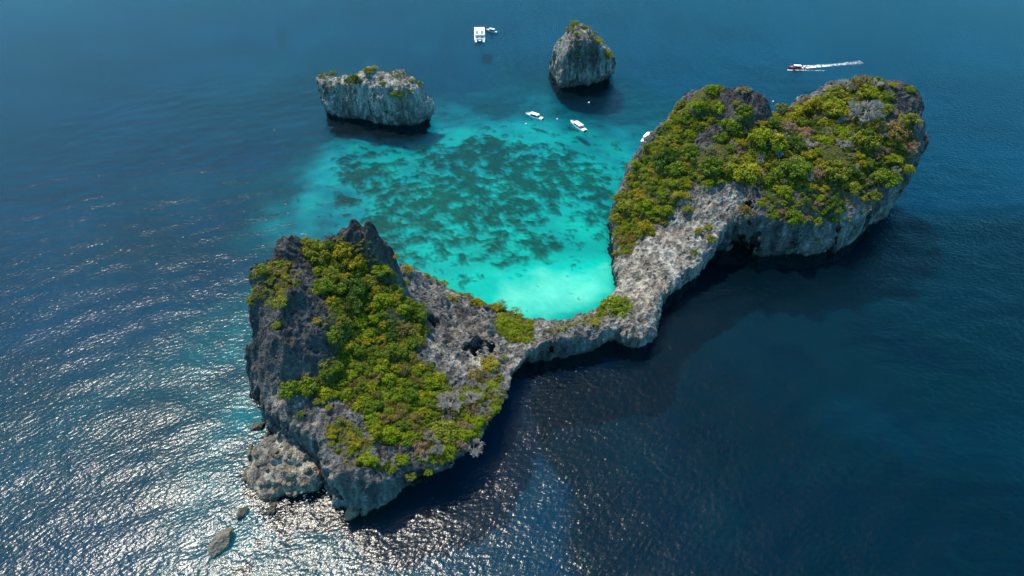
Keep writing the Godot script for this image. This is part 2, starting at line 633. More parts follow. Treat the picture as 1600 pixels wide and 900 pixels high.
# limestone: pale and dark weathering, rusty stains, soil and dead leaves where plants grow, a tide band at the foot
func rock_colors(L: Land, v: PackedVector3Array, n: PackedVector3Array, tones: Array, plain: float, warm: float, seed_: int, vegetated := 1.0) -> PackedColorArray:
	var n1 := noise(seed_, .03, 2)
	var n2 := noise(seed_ + 1, .17, 3)
	var n3 := noise(seed_ + 2, .6, 2)
	var rust := noise(seed_ + 3, .05, 3)
	var streak := noise(seed_ + 4, .35, 2)
	var out := PackedColorArray()
	out.resize(v.size())
	for i in v.size():
		var p := v[i]
		var t := plain
		var wm := warm
		var tw := 1.0
		for c in tones:
			var q: float = Vector3(p.x - c[0], (p.y - c[1]) * .8, p.z - c[2]).length_squared() / (c[3] * c[3])
			if q < 3.0:
				var g := exp(-q * 1.6) * 6.0
				t += c[4] * g
				wm += c[5] * g
				tw += g
		t /= tw
		wm /= tw
		var up := n[i].y
		var face := 1.0 - sm(.3, .7, up)
		var s := Vector3(p.x, p.y * lerpf(1.0, .3, face), p.z)
		t += (n1.get_noise_3dv(p) * .22 + n2.get_noise_3dv(s) * .60 * (1.0 - .4 * face) + n3.get_noise_3dv(s) * .42 * (1.0 - .4 * face)) * (.35 + 1.1 * t)
		t += streak.get_noise_3d(p.x, p.y * .10, p.z) * .42 * face * (.2 + .6 * t)
		t = clampf(t, 0.0, 1.0)
		var col := Color(.020, .020, .027).lerp(Color(.166, .163, .162), minf(t * 2.0, 1.0)) if t < .5 else Color(.166, .163, .162).lerp(Color(.58, .56, .53), t * 2.0 - 1.0)
		var ww := clampf(wm + rust.get_noise_3dv(p) * .8 - .1, 0.0, 1.0) * clampf(t * 2.0, .2, 1.0)
		col = col.lerp(Color(.42, .31, .21) * (.45 + t * .75), ww * .55)
		if p.y < 1.6:
			col = col.lerp(Color(.10, .085, .06), .7 * (1.0 - sm(.4, 1.6, p.y + n2.get_noise_3dv(p))))
		if p.y < .3:   # weed-grown rock under water
			col = col.lerp(Color(.004, .020, .026), 1.0 - sm(-.7, .3, p.y))
		var veg := L.read(L.gv, p.x, p.z) * vegetated
		if veg > .05:
			var g := sm(.25, .6, veg + n2.get_noise_3dv(p) * .5) * sm(.25, .6, up)
			col = col.lerp(Color(.075, .085, .018).lerp(Color(.12, .10, .045), clampf(.5 + n3.get_noise_3dv(p) + rust.get_noise_3dv(p), 0, 1)), g)
		out[i] = col
	return out


# ---------------------------------------------------------------- plants
func leaf_quad(v: PackedVector3Array, f: PackedInt32Array, c: PackedColorArray, nrm: PackedVector3Array, p: Vector3, n: Vector3, size: float, col: Color, shade: Vector3) -> void:
	var a := n.cross(Vector3(rng.randf_range(-1, 1), rng.randf_range(-1, 1), rng.randf_range(-1, 1))).normalized() * size
	var b := n.cross(a).normalized() * size * rng.randf_range(.55, .9)
	var k := v.size()
	v.append_array(PackedVector3Array([p - a, p + b * .8 + n * size * .2, p + a, p - b * .8 + n * size * .2]))
	f.append_array(PackedInt32Array([k, k + 1, k + 2, k, k + 2, k + 3]))
	for q in 4:
		c.append(col)
		nrm.append(shade)

func crown_mesh(kind: String, seed_: int) -> ArrayMesh:
	rng.seed = seed_
	var v := PackedVector3Array()
	var f := PackedInt32Array()
	var c := PackedColorArray()
	var nn := PackedVector3Array()
	var tint: Color = LEAF[kind]
	var sparse := kind in ["thin", "mauve", "brown", "greygreen"]
	var lobes := 24 if not sparse else 17
	var per := 78 if not sparse else 58
	if kind == "thin": per = 30
	for l in lobes:
		var ang := l * 2.4 + rng.randf() * .8
		var far := sqrt((l + .3) / lobes) * rng.randf_range(.62, .90)
		var lr := rng.randf_range(.13, .30)
		var o := Vector3(cos(ang) * far, .2 + (1.0 - far * far) * rng.randf_range(.2, .75), sin(ang) * far)
		if kind == "thin": o.y += .45
		var own := tint * rng.randf_range(.72, 1.25)
		own = own.lerp(Color(own.r * 1.25, own.g * 1.05, own.b), rng.randf())
		for q in per:
			var d := Vector3(rng.randfn(), rng.randfn() * .9 + .35, rng.randfn()).normalized()
			if d.y < -.45: d.y = -d.y
			var p := o + d * lr * (rng.randf_range(.72, 1.08) if rng.randf() < .8 else rng.randf_range(1.05, 1.3))
			if p.y < .02: continue
			var n := (d + Vector3(rng.randfn(), rng.randfn() + .5, rng.randfn()) * .42).normalized()
			var col := own * rng.randf_range(.7, 1.3)
			col.a = 1.0
			leaf_quad(v, f, c, nn, p, n, rng.randf_range(.042, .080), col, n)
	var a := []
	a.resize(Mesh.ARRAY_MAX)
	a[Mesh.ARRAY_VERTEX] = v
	a[Mesh.ARRAY_INDEX] = f
	a[Mesh.ARRAY_COLOR] = c
	a[Mesh.ARRAY_NORMAL] = nn
	var m := ArrayMesh.new()
	m.add_surface_from_arrays(Mesh.PRIMITIVE_TRIANGLES, a)
	return m

func limb(v: PackedVector3Array, f: PackedInt32Array, a: Vector3, b: Vector3, ra: float, rb: float, sides := 4) -> void:
	var d := (b - a).normalized()
	var s := d.cross(Vector3(.31, .2, .93)).normalized()
	var t := d.cross(s)
	var k := v.size()
	for i in sides:
		var u := TAU * i / sides
		var w := s * cos(u) + t * sin(u)
		v.append(a + w * ra)
		v.append(b + w * rb)
	for i in sides:
		var j := (i + 1) % sides
		f.append_array(PackedInt32Array([k + 2 * i, k + 2 * i + 1, k + 2 * j + 1, k + 2 * i, k + 2 * j + 1, k + 2 * j]))

func trunk_mesh(seed_: int, tall: float, bare: bool) -> Array:
	rng.seed = seed_
	var v := PackedVector3Array()
	var f := PackedInt32Array()
	var tv := PackedVector3Array()
	var tf := PackedInt32Array()
	var fork := Vector3(rng.randf_range(-.06, .06), .22 * tall, rng.randf_range(-.06, .06))
	limb(tv, tf, Vector3(0, -.3, 0), fork, .05, .036, 6)
	var limbs := 8 if bare else 5
	for i in limbs:
		var ang := TAU * i / limbs + rng.randf() * .6
		var e := fork + Vector3(cos(ang) * rng.randf_range(.25, .5), rng.randf_range(.15, .45) * tall, sin(ang) * rng.randf_range(.25, .5))
		limb(tv, tf, fork, e, .026, .016, 4)
		var subs := 6 if bare else 2
		for j in subs:
			var d := (e - fork).normalized() + Vector3(rng.randfn(), absf(rng.randfn()) * .5, rng.randfn()) * .6
			var e2 := e + d.normalized() * rng.randf_range(.16, .34)
			limb(v, f, e.lerp(fork, rng.randf() * .5), e2, .016, .011, 3)
			if bare:
				for k in 9:
					var d2 := d.normalized() + Vector3(rng.randfn(), rng.randfn() * .6 + .25, rng.randfn()) * .7
					var s := e2.lerp(e, rng.randf() * .8)
					var e3 := s + d2.normalized() * rng.randf_range(.12, .26)
					limb(v, f, s, e3, .012, .007, 3)
					limb(v, f, s.lerp(e3, .5), s.lerp(e3, .5) + (d2 + Vector3(rng.randfn(), rng.randfn(), rng.randfn())).normalized() * .14, .008, .005, 3)
	return [built(tv, tf), built(v, f)]

var crowns := {}
var trunks := []
var bares := []
var twig_mat: StandardMaterial3D

func plant(kind: String, at: Vector3, r: float, label: String, group := "") -> void:
	var called: String = KIND_NAME[kind]
	var o := base(called, at, rng.randf() * TAU)
	var h := rng.randf_range(.85, 1.1)
	if kind == "bare":
		var b = bares[rng.randi() % bares.size()]
		put("trunk", b[0], twig_mat, o)
		put("branches", b[1], twig_mat, o)
	else:
		var list: Array = crowns[kind]
		put("crown", list[rng.randi() % list.size()], leaf_mat, o)
		var t = trunks[(1 if kind == "thin" else 0)]
		put("trunk", t[0], bark_mat, o)
	o.scale = Vector3(r * rng.randf_range(.85, 1.22), r * h, r * rng.randf_range(.85, 1.22))
	tag(o, label, KIND_CATEGORY[called], group)

func plants() -> void:
	for k in LEAF:
		if k == "bare": continue
		crowns[k] = [crown_mesh(k, 11 + k.hash() % 97), crown_mesh(k, 211 + k.hash() % 97), crown_mesh(k, 311 + k.hash() % 97)]
	trunks = [trunk_mesh(3, 1.0, false), trunk_mesh(4, 2.6, false)]
	bares = [trunk_mesh(5, 1.3, true), trunk_mesh(6, 1.1, true), trunk_mesh(7, 1.2, true)]
	rng.seed = 42
	var taken := []
	for p in PLANTS:
		var r: float = p[3]
		var y: float = p[1]
		for L in lands:
			var g: float = L.ground(p[0], p[2])
			if g > 0.0: y = g if absf(g - y) < 9.0 else y
		var k: String = p[4]
		var at := Vector3(p[0], y - r * .18, p[2])
		# a plant on a wall grows out of it, along the wall's own outward direction
		for L in lands:
			var dd: float = L.read(L.gd, at.x, at.z)
			if dd > -9.0 and dd < 3.0 and L.ground(at.x, at.z) > at.y + 1.5 + r * .18:
				var out := Vector2(L.read(L.gd, at.x + 2.5, at.z) - L.read(L.gd, at.x - 2.5, at.z), L.read(L.gd, at.x, at.z + 2.5) - L.read(L.gd, at.x, at.z - 2.5)).normalized() * (clampf(-dd, 0.0, 4.0) + r * .25)
				at += Vector3(out.x, 0, out.y)
		taken.append(Vector3(p[0], r, p[2]))
		plant(k, at, r * (1.12 if k != "bare" else 1.2), p[5])
	var fills := {
		"thicket": [95, 1.9, 3.2, ["bright", "bright", "bright", "lime", "green", "green", "green", "brown"], "in the dense thicket covering the near headland's slope"],
		"valley": [46, 1.8, 3.2, ["olive", "green", "dark", "yellow", "bright"], "filling the green gully of the near headland"],
		"crest": [7, 2.0, 3.0, ["olive", "green"], "around the olive trees on the near headland's crest"],
		"brow": [36, 1.6, 2.8, ["bare", "bare", "olive", "bright", "mauve"], "among the bare trees on the near headland's eastern brow"],
		"slope": [14, .7, 1.4, ["yellow", "bright", "olive"], "dotting the blue-grey rock slope of the near headland"],
		"leftcap": [14, .9, 1.8, ["yellow", "olive"], "growing on the western dark crag of the near headland"],
		"shoreband": [14, .9, 1.7, ["yellow", "olive"], "along the lagoon edge of the grey karst field"],
		"neck": [9, 1.3, 2.2, ["bright", "lime"], "in the green cluster where the rock neck begins"],
		"neckgrass": [8, .6, 1.0, ["yellow", "olive"], "low on the rock neck above the beach"],
		"farleft": [85, 1.8, 3.6, ["green", "olive", "bright", "yellow", "dark"], "on the lagoon-side slope of the far headland"],
		"farmid": [120, 2.0, 4.2, ["green", "olive", "lime", "yellow", "mauve", "greygreen", "bare", "dark"], "on the broad wooded middle of the far headland"],
		"front": [34, 1.0, 2.4, ["green", "olive", "bright", "mauve", "yellow", "dark"], "scattered on the rocky front slope of the far headland"],
		"cape": [22, 1.3, 2.6, ["yellow", "olive", "bright", "brown"], "on the low cape of the far headland beside the lagoon"],
	}
	var words := {"bright": "bright green", "lime": "lime green", "green": "mid green", "dark": "dark green", "olive": "olive", "yellow": "yellowish", "brown": "brown dry", "greygreen": "grey-green", "mauve": "mauve dry", "bare": "leafless grey"}
	var L: Land = lands[0]
	for z in fills:
		var q := PackedVector2Array()
		for p in ZONES[z]: q.append(Vector2(p[0], p[1]))
		var lo := q[0]
		var hi := q[0]
		for p in q:
			lo = lo.min(p)
			hi = hi.max(p)
		var spec: Array = fills[z]
		var made := 0
		for t in 4000:
			if made >= spec[0]: break
			var p := Vector2(rng.randf_range(lo.x, hi.x), rng.randf_range(lo.y, hi.y))
			if not Geometry2D.is_point_in_polygon(p, q): continue
			var y := L.ground(p.x, p.y)
			if y < 2.0: continue
			var r := rng.randf_range(spec[1], spec[2])
			var free := true
			for e in taken:
				if Vector2(e.x - p.x, e.z - p.y).length() < (e.y + r) * .62: free = false
			for c in L.crags:
				if Vector2(c[0] - p.x, c[1] - p.y).length() < c[2] * .95: free = false
			if not free: continue
			var steep := 9.0 if z == "front" else 5.0
			if absf(L.ground(p.x + 1.5, p.y) - y) > steep or absf(L.ground(p.x, p.y + 1.5) - y) > steep: continue
			taken.append(Vector3(p.x, r, p.y))
			var kinds: Array = spec[3]
			var k: String = kinds[rng.randi() % kinds.size()]
			var kind: String = "tree" if k == "bare" else ("bush" if k in ["brown", "mauve"] else KIND_NAME[k])
			var label := placed_label(("big " if r > spec[2] * .8 else ("small " if r < lerpf(spec[1], spec[2], .4) else "")) + words[k] + " " + kind, p)
			plant(k, Vector3(p.x, y - r * .2, p.y), r * 1.15, label, "%s %s %s" % [words[k], {"bush": "bushes", "tree": "trees", "shrub": "shrubs"}[kind], spec[4]])
			made += 1
	# scrub on the rims of the two stacks
	for k in 2:
		var S: Land = lands[k + 1]
		var crest := 22.0 if k == 0 else 26.0
		var made := 0
		for t in 3000:
			if made >= 16 - 5 * k: break
			var q := Vector2(rng.randf_range(S.x0, S.x0 + S.nx * S.coarse), rng.randf_range(S.z0, S.z0 + S.nz * S.coarse))
			var y := S.ground(q.x, q.y)
			if y < crest: continue
			var r := rng.randf_range(.8, 1.9)
			var free := true
			for e in taken:
				if Vector2(e.x - q.x, e.z - q.y).length() < (e.y + r) * .6: free = false
			if not free: continue
			taken.append(Vector3(q.x, r, q.y))
			var kk: String = ["olive", "greygreen", "yellow", "green", "mauve"][rng.randi() % 5]
			plant(kk, Vector3(q.x, y - r * .2, q.y), r * 1.15, placed_label(("big " if r > 1.5 else ("small " if r < 1.15 else "")) + words[kk] + " scrub bush", q), "scrub on the rim of the " + ["broad", "tall"][k] + " stack")
			made += 1
	# low scrub between the bushes: nobody could count it
	var tuft := tuft_mesh()
	for part in [["near headland", -1e9, 4.0], ["far headland", 4.0, 1e9]]:
		var where := []
		var tints := PackedColorArray()
		var patch := noise(71, .06, 2)
		for t in 90000:
			var x := rng.randf_range(maxf(part[1], L.x0), minf(part[2], L.x0 + L.nx * L.coarse))
			var z := rng.randf_range(L.z0, L.z0 + L.nz * L.coarse)
			var g := L.read(L.gv, x, z)
			if g < .1 or rng.randf() > sm(.1, .9, g + patch.get_noise_2d(x, z) * .9): continue
			var y := L.ground(x, z)
			if y < 1.5: continue
			var crag := false
			for c in L.crags:
				if Vector2(c[0] - x, c[1] - z).length() < c[2] * .85: crag = true
			if crag and rng.randf() < .85: continue
			var s := rng.randf_range(.4, 1.15)
			where.append(Transform3D(Basis(Vector3.UP, rng.randf() * TAU).scaled(Vector3(s, s * rng.randf_range(.6, 1.2), s)), Vector3(x, y - .1, z)))
			var k: String = ["bright", "green", "olive", "yellow", "brown", "olive"][int(clampf((patch.get_noise_2d(x * 1.7 + 90, z) * 1.6 + .5) * 6.0, 0, 5))]
			var col: Color = LEAF[k] * rng.randf_range(.7, 1.3)
			col.a = 1
			tints.append(col)
		var mm := MultiMesh.new()
		mm.transform_format = MultiMesh.TRANSFORM_3D
		mm.use_colors = true
		mm.mesh = tuft
		mm.instance_count = where.size()
		for i in where.size():
			mm.set_instance_transform(i, where[i])
			mm.set_instance_color(i, tints[i])
		var mi := MultiMeshInstance3D.new()
		mi.name = numbered("undergrowth")
		mi.multimesh = mm
		mi.material_override = leaf_mat
		add_child(mi)
		tag(mi, "low olive and brown scrub covering the ground between the bushes of the " + part[0], "undergrowth", "", "stuff")

# which one it is, told by the nearest landmark that gives a label not yet taken
var told := {}
func placed_label(what: String, p: Vector2) -> String:
	var near := LANDMARKS.duplicate()
	near.sort_custom(func(a, b): return Vector2(a[0], a[1]).distance_squared_to(p) < Vector2(b[0], b[1]).distance_squared_to(p))
	var label := ""
	for k in 5:
		var d := p - Vector2(near[k][0], near[k][1])
		var side := ""
		if absf(d.x) > absf(d.y) * 2.0: side = "left of" if d.x < 0 else "right of"
		elif absf(d.y) > absf(d.x) * 2.0: side = "behind" if d.y < 0 else "in front of"
		else: side = ("behind and " if d.y < 0 else "in front and ") + ("left of" if d.x < 0 else "right of")
		var far := "close " if d.length() < 7.0 else ("" if d.length() < 16.0 else "well ")
		if far == "close " and not side.begins_with("in front"): far = "just "
		label = "%s %s%s %s" % [what, far, side, near[k][2]]
		if not told.has(label): break
	told[label] = true
	return label

func tuft_mesh() -> ArrayMesh:
	rng.seed = 9
	var v := PackedVector3Array()
	var f := PackedInt32Array()
	var c := PackedColorArray()
	var nn := PackedVector3Array()
	for i in 34:
		var d := Vector3(rng.randfn(), absf(rng.randfn()) * .8 + .1, rng.randfn()).normalized()
		var n := (d + Vector3(rng.randfn(), rng.randfn() + .5, rng.randfn()) * .6).normalized()
		leaf_quad(v, f, c, nn, d * rng.randf_range(.3, 1.0), n, rng.randf_range(.14, .28), Color(1, 1, 1) * rng.randf_range(.75, 1.2), n)
	var a := []
	a.resize(Mesh.ARRAY_MAX)
	a[Mesh.ARRAY_VERTEX] = v
	a[Mesh.ARRAY_INDEX] = f
	a[Mesh.ARRAY_COLOR] = c
	a[Mesh.ARRAY_NORMAL] = nn
	var m := ArrayMesh.new()
	m.add_surface_from_arrays(Mesh.PRIMITIVE_TRIANGLES, a)
	return m


# ---------------------------------------------------------------- rocks in the sea
func boulder_mesh(seed_: int, size: Vector3, tone: float, cuts := 13) -> ArrayMesh:
	rng.seed = seed_
	var planes := []
	for i in cuts:
		planes.append([Vector3(rng.randfn(), rng.randfn() * .8, rng.randfn()).normalized(), rng.randf_range(.55, .85)])
	var nz := noise(seed_, 1.1, 4)
	var rg := noise(seed_ + 1, 1.6, 3, FastNoiseLite.TYPE_SIMPLEX_SMOOTH, FastNoiseLite.FRACTAL_RIDGED)
	var v := PackedVector3Array()
	var f := PackedInt32Array()
	var c := PackedColorArray()
	var R := 34 if size.length() > 3.4 else 20
	for i in R + 1:
		for j in R:
			var th := PI * i / R
			var ph := TAU * j / R
			var d := Vector3(sin(th) * cos(ph), cos(th), sin(th) * sin(ph))
			var r := 1.0
			for p in planes:
				var q: float = d.dot(p[0])
				if q > .05: r = minf(r, p[1] / q)
			r += nz.get_noise_3dv(d) * .10 - rg.get_noise_3dv(d * 1.4) * .06
			v.append(d * r * size)
			var t := clampf(tone + nz.get_noise_3dv(d * 2.3) * .6, 0, 1)
			c.append(Color(.075, .066, .055).lerp(Color(.27, .245, .20), t))
	for i in R:
		for j in R:
			var a := i * R + j
			var b := i * R + (j + 1) % R
			f.append_array(PackedInt32Array([a, b, b + R, a, b + R, a + R]))
	return built(v, f, c)

func boulder(called: String, at: Vector3, size: Vector3, turn: Vector3, seed_: int, tone: float, label: String) -> void:
	var o := put(called, boulder_mesh(seed_, size, tone), rock_mat, self)
	o.position = at
	o.rotation_degrees = turn
	tag(o, label, "rock")

# small floating patches of froth: flattened irregular blobs on the water
func foam_blob(v: PackedVector3Array, f: PackedInt32Array, x: float, z: float, s: float, y := .12, stretch := 1.0, turn := 0.0) -> void:
	var k := v.size()
	v.append(Vector3(x, y + .05 * s, z))
	var n := 7
	for i in n:
		var a := TAU * i / n
		var r := s * rng.randf_range(.45, 1.25)
		var p := Vector2(cos(a) * r * stretch, sin(a) * r).rotated(turn)
		v.append(Vector3(x + p.x, y - .12, z + p.y))
	for i in n:
		f.append_array(PackedInt32Array([k, k + 1 + i, k + 1 + (i + 1) % n]))

func foam(called: String, label: String, spots: Array) -> void:
	var v := PackedVector3Array()
	var f := PackedInt32Array()
	for s in spots: foam_blob(v, f, s[0], s[1], s[2], sea_level(s[0], s[1]) + .12, s[3] if s.size() > 3 else 1.0, s[4] if s.size() > 4 else 0.0)
	var o := put(called, built(v, f), foam_mat, self)
	tag(o, label, "foam", "", "stuff")


# ---------------------------------------------------------------- sea
var swell: FastNoiseLite
var chop: FastNoiseLite
func sea_level(x: float, z: float) -> float:
	var fade := sm(-520.0, -380.0, z) * (1.0 - sm(220.0, 330.0, x)) * sm(-330.0, -240.0, x)
	if fade <= 0.0: return 0.0
	var u := x * .88 - z * .47      # across the wind
	var w := x * .47 + z * .88
	return fade * (swell.get_noise_2d(u * .4, w) * .44 + chop.get_noise_2d(u * .6, w) * .16)

func steps(lo: float, hi: float, step: float, far: float) -> PackedFloat32Array:
	var out := PackedFloat32Array()
	var tail := PackedFloat32Array()
	var x := hi
	var s := step
	while x < far:
		s *= 1.35
		x += s
		tail.append(x)
	var head := PackedFloat32Array()
	x = lo
	s = step
	while x > -far:
		s *= 1.35
		x -= s
		head.append(x)
	head.reverse()
	out.append_array(head)
	x = lo
	while x <= hi:
		out.append(x)
		x += step
	out.append_array(tail)
	return out

func sheet_faces(a: int, b: int) -> PackedInt32Array:
	var f := PackedInt32Array()
	for i in a - 1:
		for j in b - 1:
			var k := i * b + j
			f.append_array(PackedInt32Array([k, k + b, k + b + 1, k, k + b + 1, k + 1]))
	return f

func inverse_distance(list: Array, x: float, z: float, soft: float) -> float:
	var s := 0.0
	var t := 0.0
	for c in list:
		var dx: float = x - c[0]
		var dz: float = z - c[1]
		var w := 1.0 / pow(dx * dx + dz * dz + soft, 1.6)
		s += w * c[2]
		t += w
	return s / t

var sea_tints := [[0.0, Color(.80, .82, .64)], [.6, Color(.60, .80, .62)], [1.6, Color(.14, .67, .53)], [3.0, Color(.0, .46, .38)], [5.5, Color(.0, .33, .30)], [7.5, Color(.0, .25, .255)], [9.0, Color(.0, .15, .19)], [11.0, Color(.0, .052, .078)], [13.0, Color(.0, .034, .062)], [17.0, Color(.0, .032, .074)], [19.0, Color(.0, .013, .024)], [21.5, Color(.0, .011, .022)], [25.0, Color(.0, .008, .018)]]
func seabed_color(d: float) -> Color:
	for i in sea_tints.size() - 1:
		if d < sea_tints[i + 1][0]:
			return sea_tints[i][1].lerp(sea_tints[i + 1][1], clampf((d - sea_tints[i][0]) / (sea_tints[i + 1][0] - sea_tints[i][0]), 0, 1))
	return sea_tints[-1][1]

func seabed() -> void:
	var xs := steps(-170.0, 150.0, 1.3, 9000.0)
	var zs := steps(-480.0, -100.0, 1.3, 9000.0)
	var lump := noise(31, .05, 3)
	var patchy := noise(32, .085, 4)
	var fleck := noise(33, .32, 2)
	var drift := noise(34, .012, 3)
	var v := PackedVector3Array()
	var c := PackedColorArray()
	var mask := PackedFloat32Array()
	# controls read on a coarse lattice, then between its points
	var cs := 8.0
	var gx := 44
	var gz := 52
	var cd := PackedFloat32Array()
	var cr := PackedFloat32Array()
	for i in gx:
		for j in gz:
			cd.append(inverse_distance(DEPTHS, -185.0 + i * cs, -505.0 + j * cs, 60.0))
			cr.append(inverse_distance(REEFS, -185.0 + i * cs, -505.0 + j * cs, 12.0))
	for x in xs:
		for z in zs:
			var u := clampf((x + 185.0) / cs, 0, gx - 1.01)
			var w := clampf((z + 505.0) / cs, 0, gz - 1.01)
			var i := int(u)
			var j := int(w)
			u -= i
			w -= j
			var a := i * gz + j
			var d := lerpf(lerpf(cd[a], cd[a + 1], w), lerpf(cd[a + gz], cd[a + gz + 1], w), u)
			var far := maxf(maxf(absf(x) - 160.0, -z - 490.0), 0.0)
			d = lerpf(d, 17.5, sm(0.0, 160.0, far) * (1.0 - sm(60.0, 200.0, x) * sm(-420.0, -300.0, z)))
			var r := lerpf(lerpf(cr[a], cr[a + 1], w), lerpf(cr[a + gz], cr[a + gz + 1], w), u)
			if far > 0.0: r = 0.0
			var m := r * 1.15 - (patchy.get_noise_2d(x, z) * .85 + fleck.get_noise_2d(x, z) * .36 + .5)
			mask.append(m)
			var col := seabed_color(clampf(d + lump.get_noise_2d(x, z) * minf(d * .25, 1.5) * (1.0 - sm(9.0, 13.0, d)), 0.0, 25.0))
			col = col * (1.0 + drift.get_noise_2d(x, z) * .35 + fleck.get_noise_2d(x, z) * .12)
			col.a = 1
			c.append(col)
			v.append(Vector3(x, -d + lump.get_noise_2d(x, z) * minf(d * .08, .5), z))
	var f := PackedInt32Array()
	var rv := PackedVector3Array()
	var rc := PackedColorArray()
	var rf := PackedInt32Array()
	var nb := zs.size()
	var sand := StandardMaterial3D.new()
	sand.vertex_color_use_as_albedo = true
	sand.roughness = 1.0
	sand.metallic_specular = 0.0
	# coral stands proud of the sand wherever it grows
	var ids := PackedInt32Array()
	ids.resize(v.size())
	ids.fill(-1)
	for i in xs.size() - 1:
		for j in nb - 1:
			var k := i * nb + j
			var q := [k, k + nb, k + nb + 1, k + 1]
			f.append_array(PackedInt32Array([k, k + nb, k + nb + 1, k, k + nb + 1, k + 1]))
			if mask[q[0]] > 0 or mask[q[1]] > 0 or mask[q[2]] > 0 or mask[q[3]] > 0:
				for p in q:
					if ids[p] < 0:
						ids[p] = rv.size()
						var m := clampf(mask[p] * 3.0, -.5, 1.0)
						rv.append(v[p] + Vector3(0, m * .9 + (.35 * fleck.get_noise_2d(v[p].x * 2.0, v[p].z * 2.0) if m > 0 else 0.0), 0))
						var t := c[p]
						var coral := Color(t.r * .08, t.g * .20 + .008, t.b * .17 + .004) * (1.0 + fleck.get_noise_2d(v[p].x * 1.5, v[p].z * 1.5) * .5)
						rc.append(t.lerp(coral, sm(-.2, .55, mask[p])))
				rf.append_array(PackedInt32Array([ids[q[0]], ids[q[1]], ids[q[2]], ids[q[0]], ids[q[2]], ids[q[3]]]))
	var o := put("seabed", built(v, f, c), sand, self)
	tag(o, "pale sandy lagoon floor shelving from the beach into deep blue water", "", "", "structure")
	var reef := put("coral_reef", built(rv, rf, rc), sand, self)
	tag(reef, "dark patches of coral under the turquoise water of the lagoon", "coral reef", "", "stuff")

func sea() -> void:
	swell = noise(51, .085, 3)
	chop = noise(52, .24, 3)
	var xs := steps(-330.0, 330.0, 2.4, 9000.0)
	var zs := steps(-520.0, -70.0, 2.0, 9000.0)
	var v := PackedVector3Array()
	var uv := PackedVector2Array()
	for x in xs:
		for z in zs:
			v.append(Vector3(x, sea_level(x, z), z))
			var u := x * .88 - z * .47
			var w := x * .47 + z * .88
			uv.append(Vector2(u / 84.0, w / 47.0))
	var m := StandardMaterial3D.new()
	m.transparency = BaseMaterial3D.TRANSPARENCY_ALPHA
	m.albedo_color = Color(Color(.0, .017, .029).linear_to_srgb(), .20)
	m.roughness = .21
	m.metallic_specular = .27
	m.normal_enabled = true
	var ripple := NoiseTexture2D.new()
	ripple.width = 1024
	ripple.height = 1024
	ripple.seamless = true
	ripple.as_normal_map = true
	ripple.bump_strength = SEA_BUMP
	ripple.noise = noise(61, .024, 4)
	m.normal_texture = ripple
	m.normal_scale = 1.0
	var o := put("sea", built(v, sheet_faces(xs.size(), zs.size()), PackedColorArray(), true, uv), m, self)
	tag(o, "blue sea with sun glitter surrounding the islands", "", "", "structure")


# ---------------------------------------------------------------- boats
func paint(c: Color, rough := .35, metal := 0.0) -> StandardMaterial3D:
	var m := StandardMaterial3D.new()
	m.albedo_color = c.linear_to_srgb()
	m.roughness = rough
	m.metallic = metal
	return m

func hull_mesh(length: float, beam: float, high: float, sharp: float, keel := .4) -> ArrayMesh:
	var v := PackedVector3Array()
	var f := PackedInt32Array()
	var n := 16
	for i in n + 1:
		var t := float(i) / n
		var b := beam * .5 * (1.0 - pow(maxf(0.0, (t - .35) / .65), sharp)) * lerpf(.88, 1.0, minf(t * 4.0, 1.0))
		b = maxf(b, .02)
		var h := high * (1.0 + .35 * t * t)
		var rise := keel * pow(t, 5.0)
		var z := (t - .5) * length
		for p in [Vector3(0, h - .22, z), Vector3(b - .14 * minf(1.0, b * 2.0), h - .18, z), Vector3(b - .1 * minf(1, b * 2), h, z), Vector3(b, h, z), Vector3(b * .97, h * .7, z), Vector3(b * .8, .12 + rise, z), Vector3(0, -keel + rise * 1.6, z)]:
			v.append(p)
		for p in [Vector3(-b * .8, .12 + rise, z), Vector3(-b * .97, h * .7, z), Vector3(-b, h, z), Vector3(-b + .1 * minf(1, b * 2), h, z), Vector3(-b + .14 * minf(1.0, b * 2.0), h - .18, z)]:
			v.append(p)
	for i in n:
		for j in 12:
			var a := i * 12 + j
			var b := i * 12 + (j + 1) % 12
			f.append_array(PackedInt32Array([a, b, b + 12, a, b + 12, a + 12]))
	for j in range(1, 11):
		f.append_array(PackedInt32Array([0, j + 1, j]))
	return built(v, f, PackedColorArray(), false)

# a slab with rounded corners, arched across its width
func roof_mesh(w: float, l: float, thick: float, arch: float, round_: float) -> ArrayMesh:
	var ring := PackedVector2Array()
	for q in 4:
		for s in 5:
			var a := PI * .5 * (q + s / 4.0)
			var c := Vector2(w * .5 - round_, l * .5 - round_) * Vector2([1, -1, -1, 1][q], [1, 1, -1, -1][q])
			ring.append(c + Vector2(cos(a), sin(a)) * round_)
	var v := PackedVector3Array()
	var f := PackedInt32Array()
	var n := ring.size()
	for lev in [[1.0, -thick], [1.0, 0.0], [.94, .06]]:
		for p in ring:
			var u: float = p.x * lev[0] / (w * .5)
			v.append(Vector3(p.x * lev[0], lev[1] + arch * (1.0 - u * u), p.y * lev[0]))
	v.append(Vector3(0, arch + .08, 0))
	v.append(Vector3(0, arch - thick, 0))
	for k in 2:
		for i in n:
			var j := (i + 1) % n
			f.append_array(PackedInt32Array([k * n + i, k * n + n + i, k * n + n + j, k * n + i, k * n + n + j, k * n + j]))
	for i in n:
		var j := (i + 1) % n
		f.append_array(PackedInt32Array([2 * n + i, 3 * n, 2 * n + j, i, j, 3 * n + 1]))
	return built(v, f, PackedColorArray(), false)

func box(w: float, h: float, l: float) -> BoxMesh:
	var b := BoxMesh.new()
	b.size = Vector3(w, h, l)
	return b

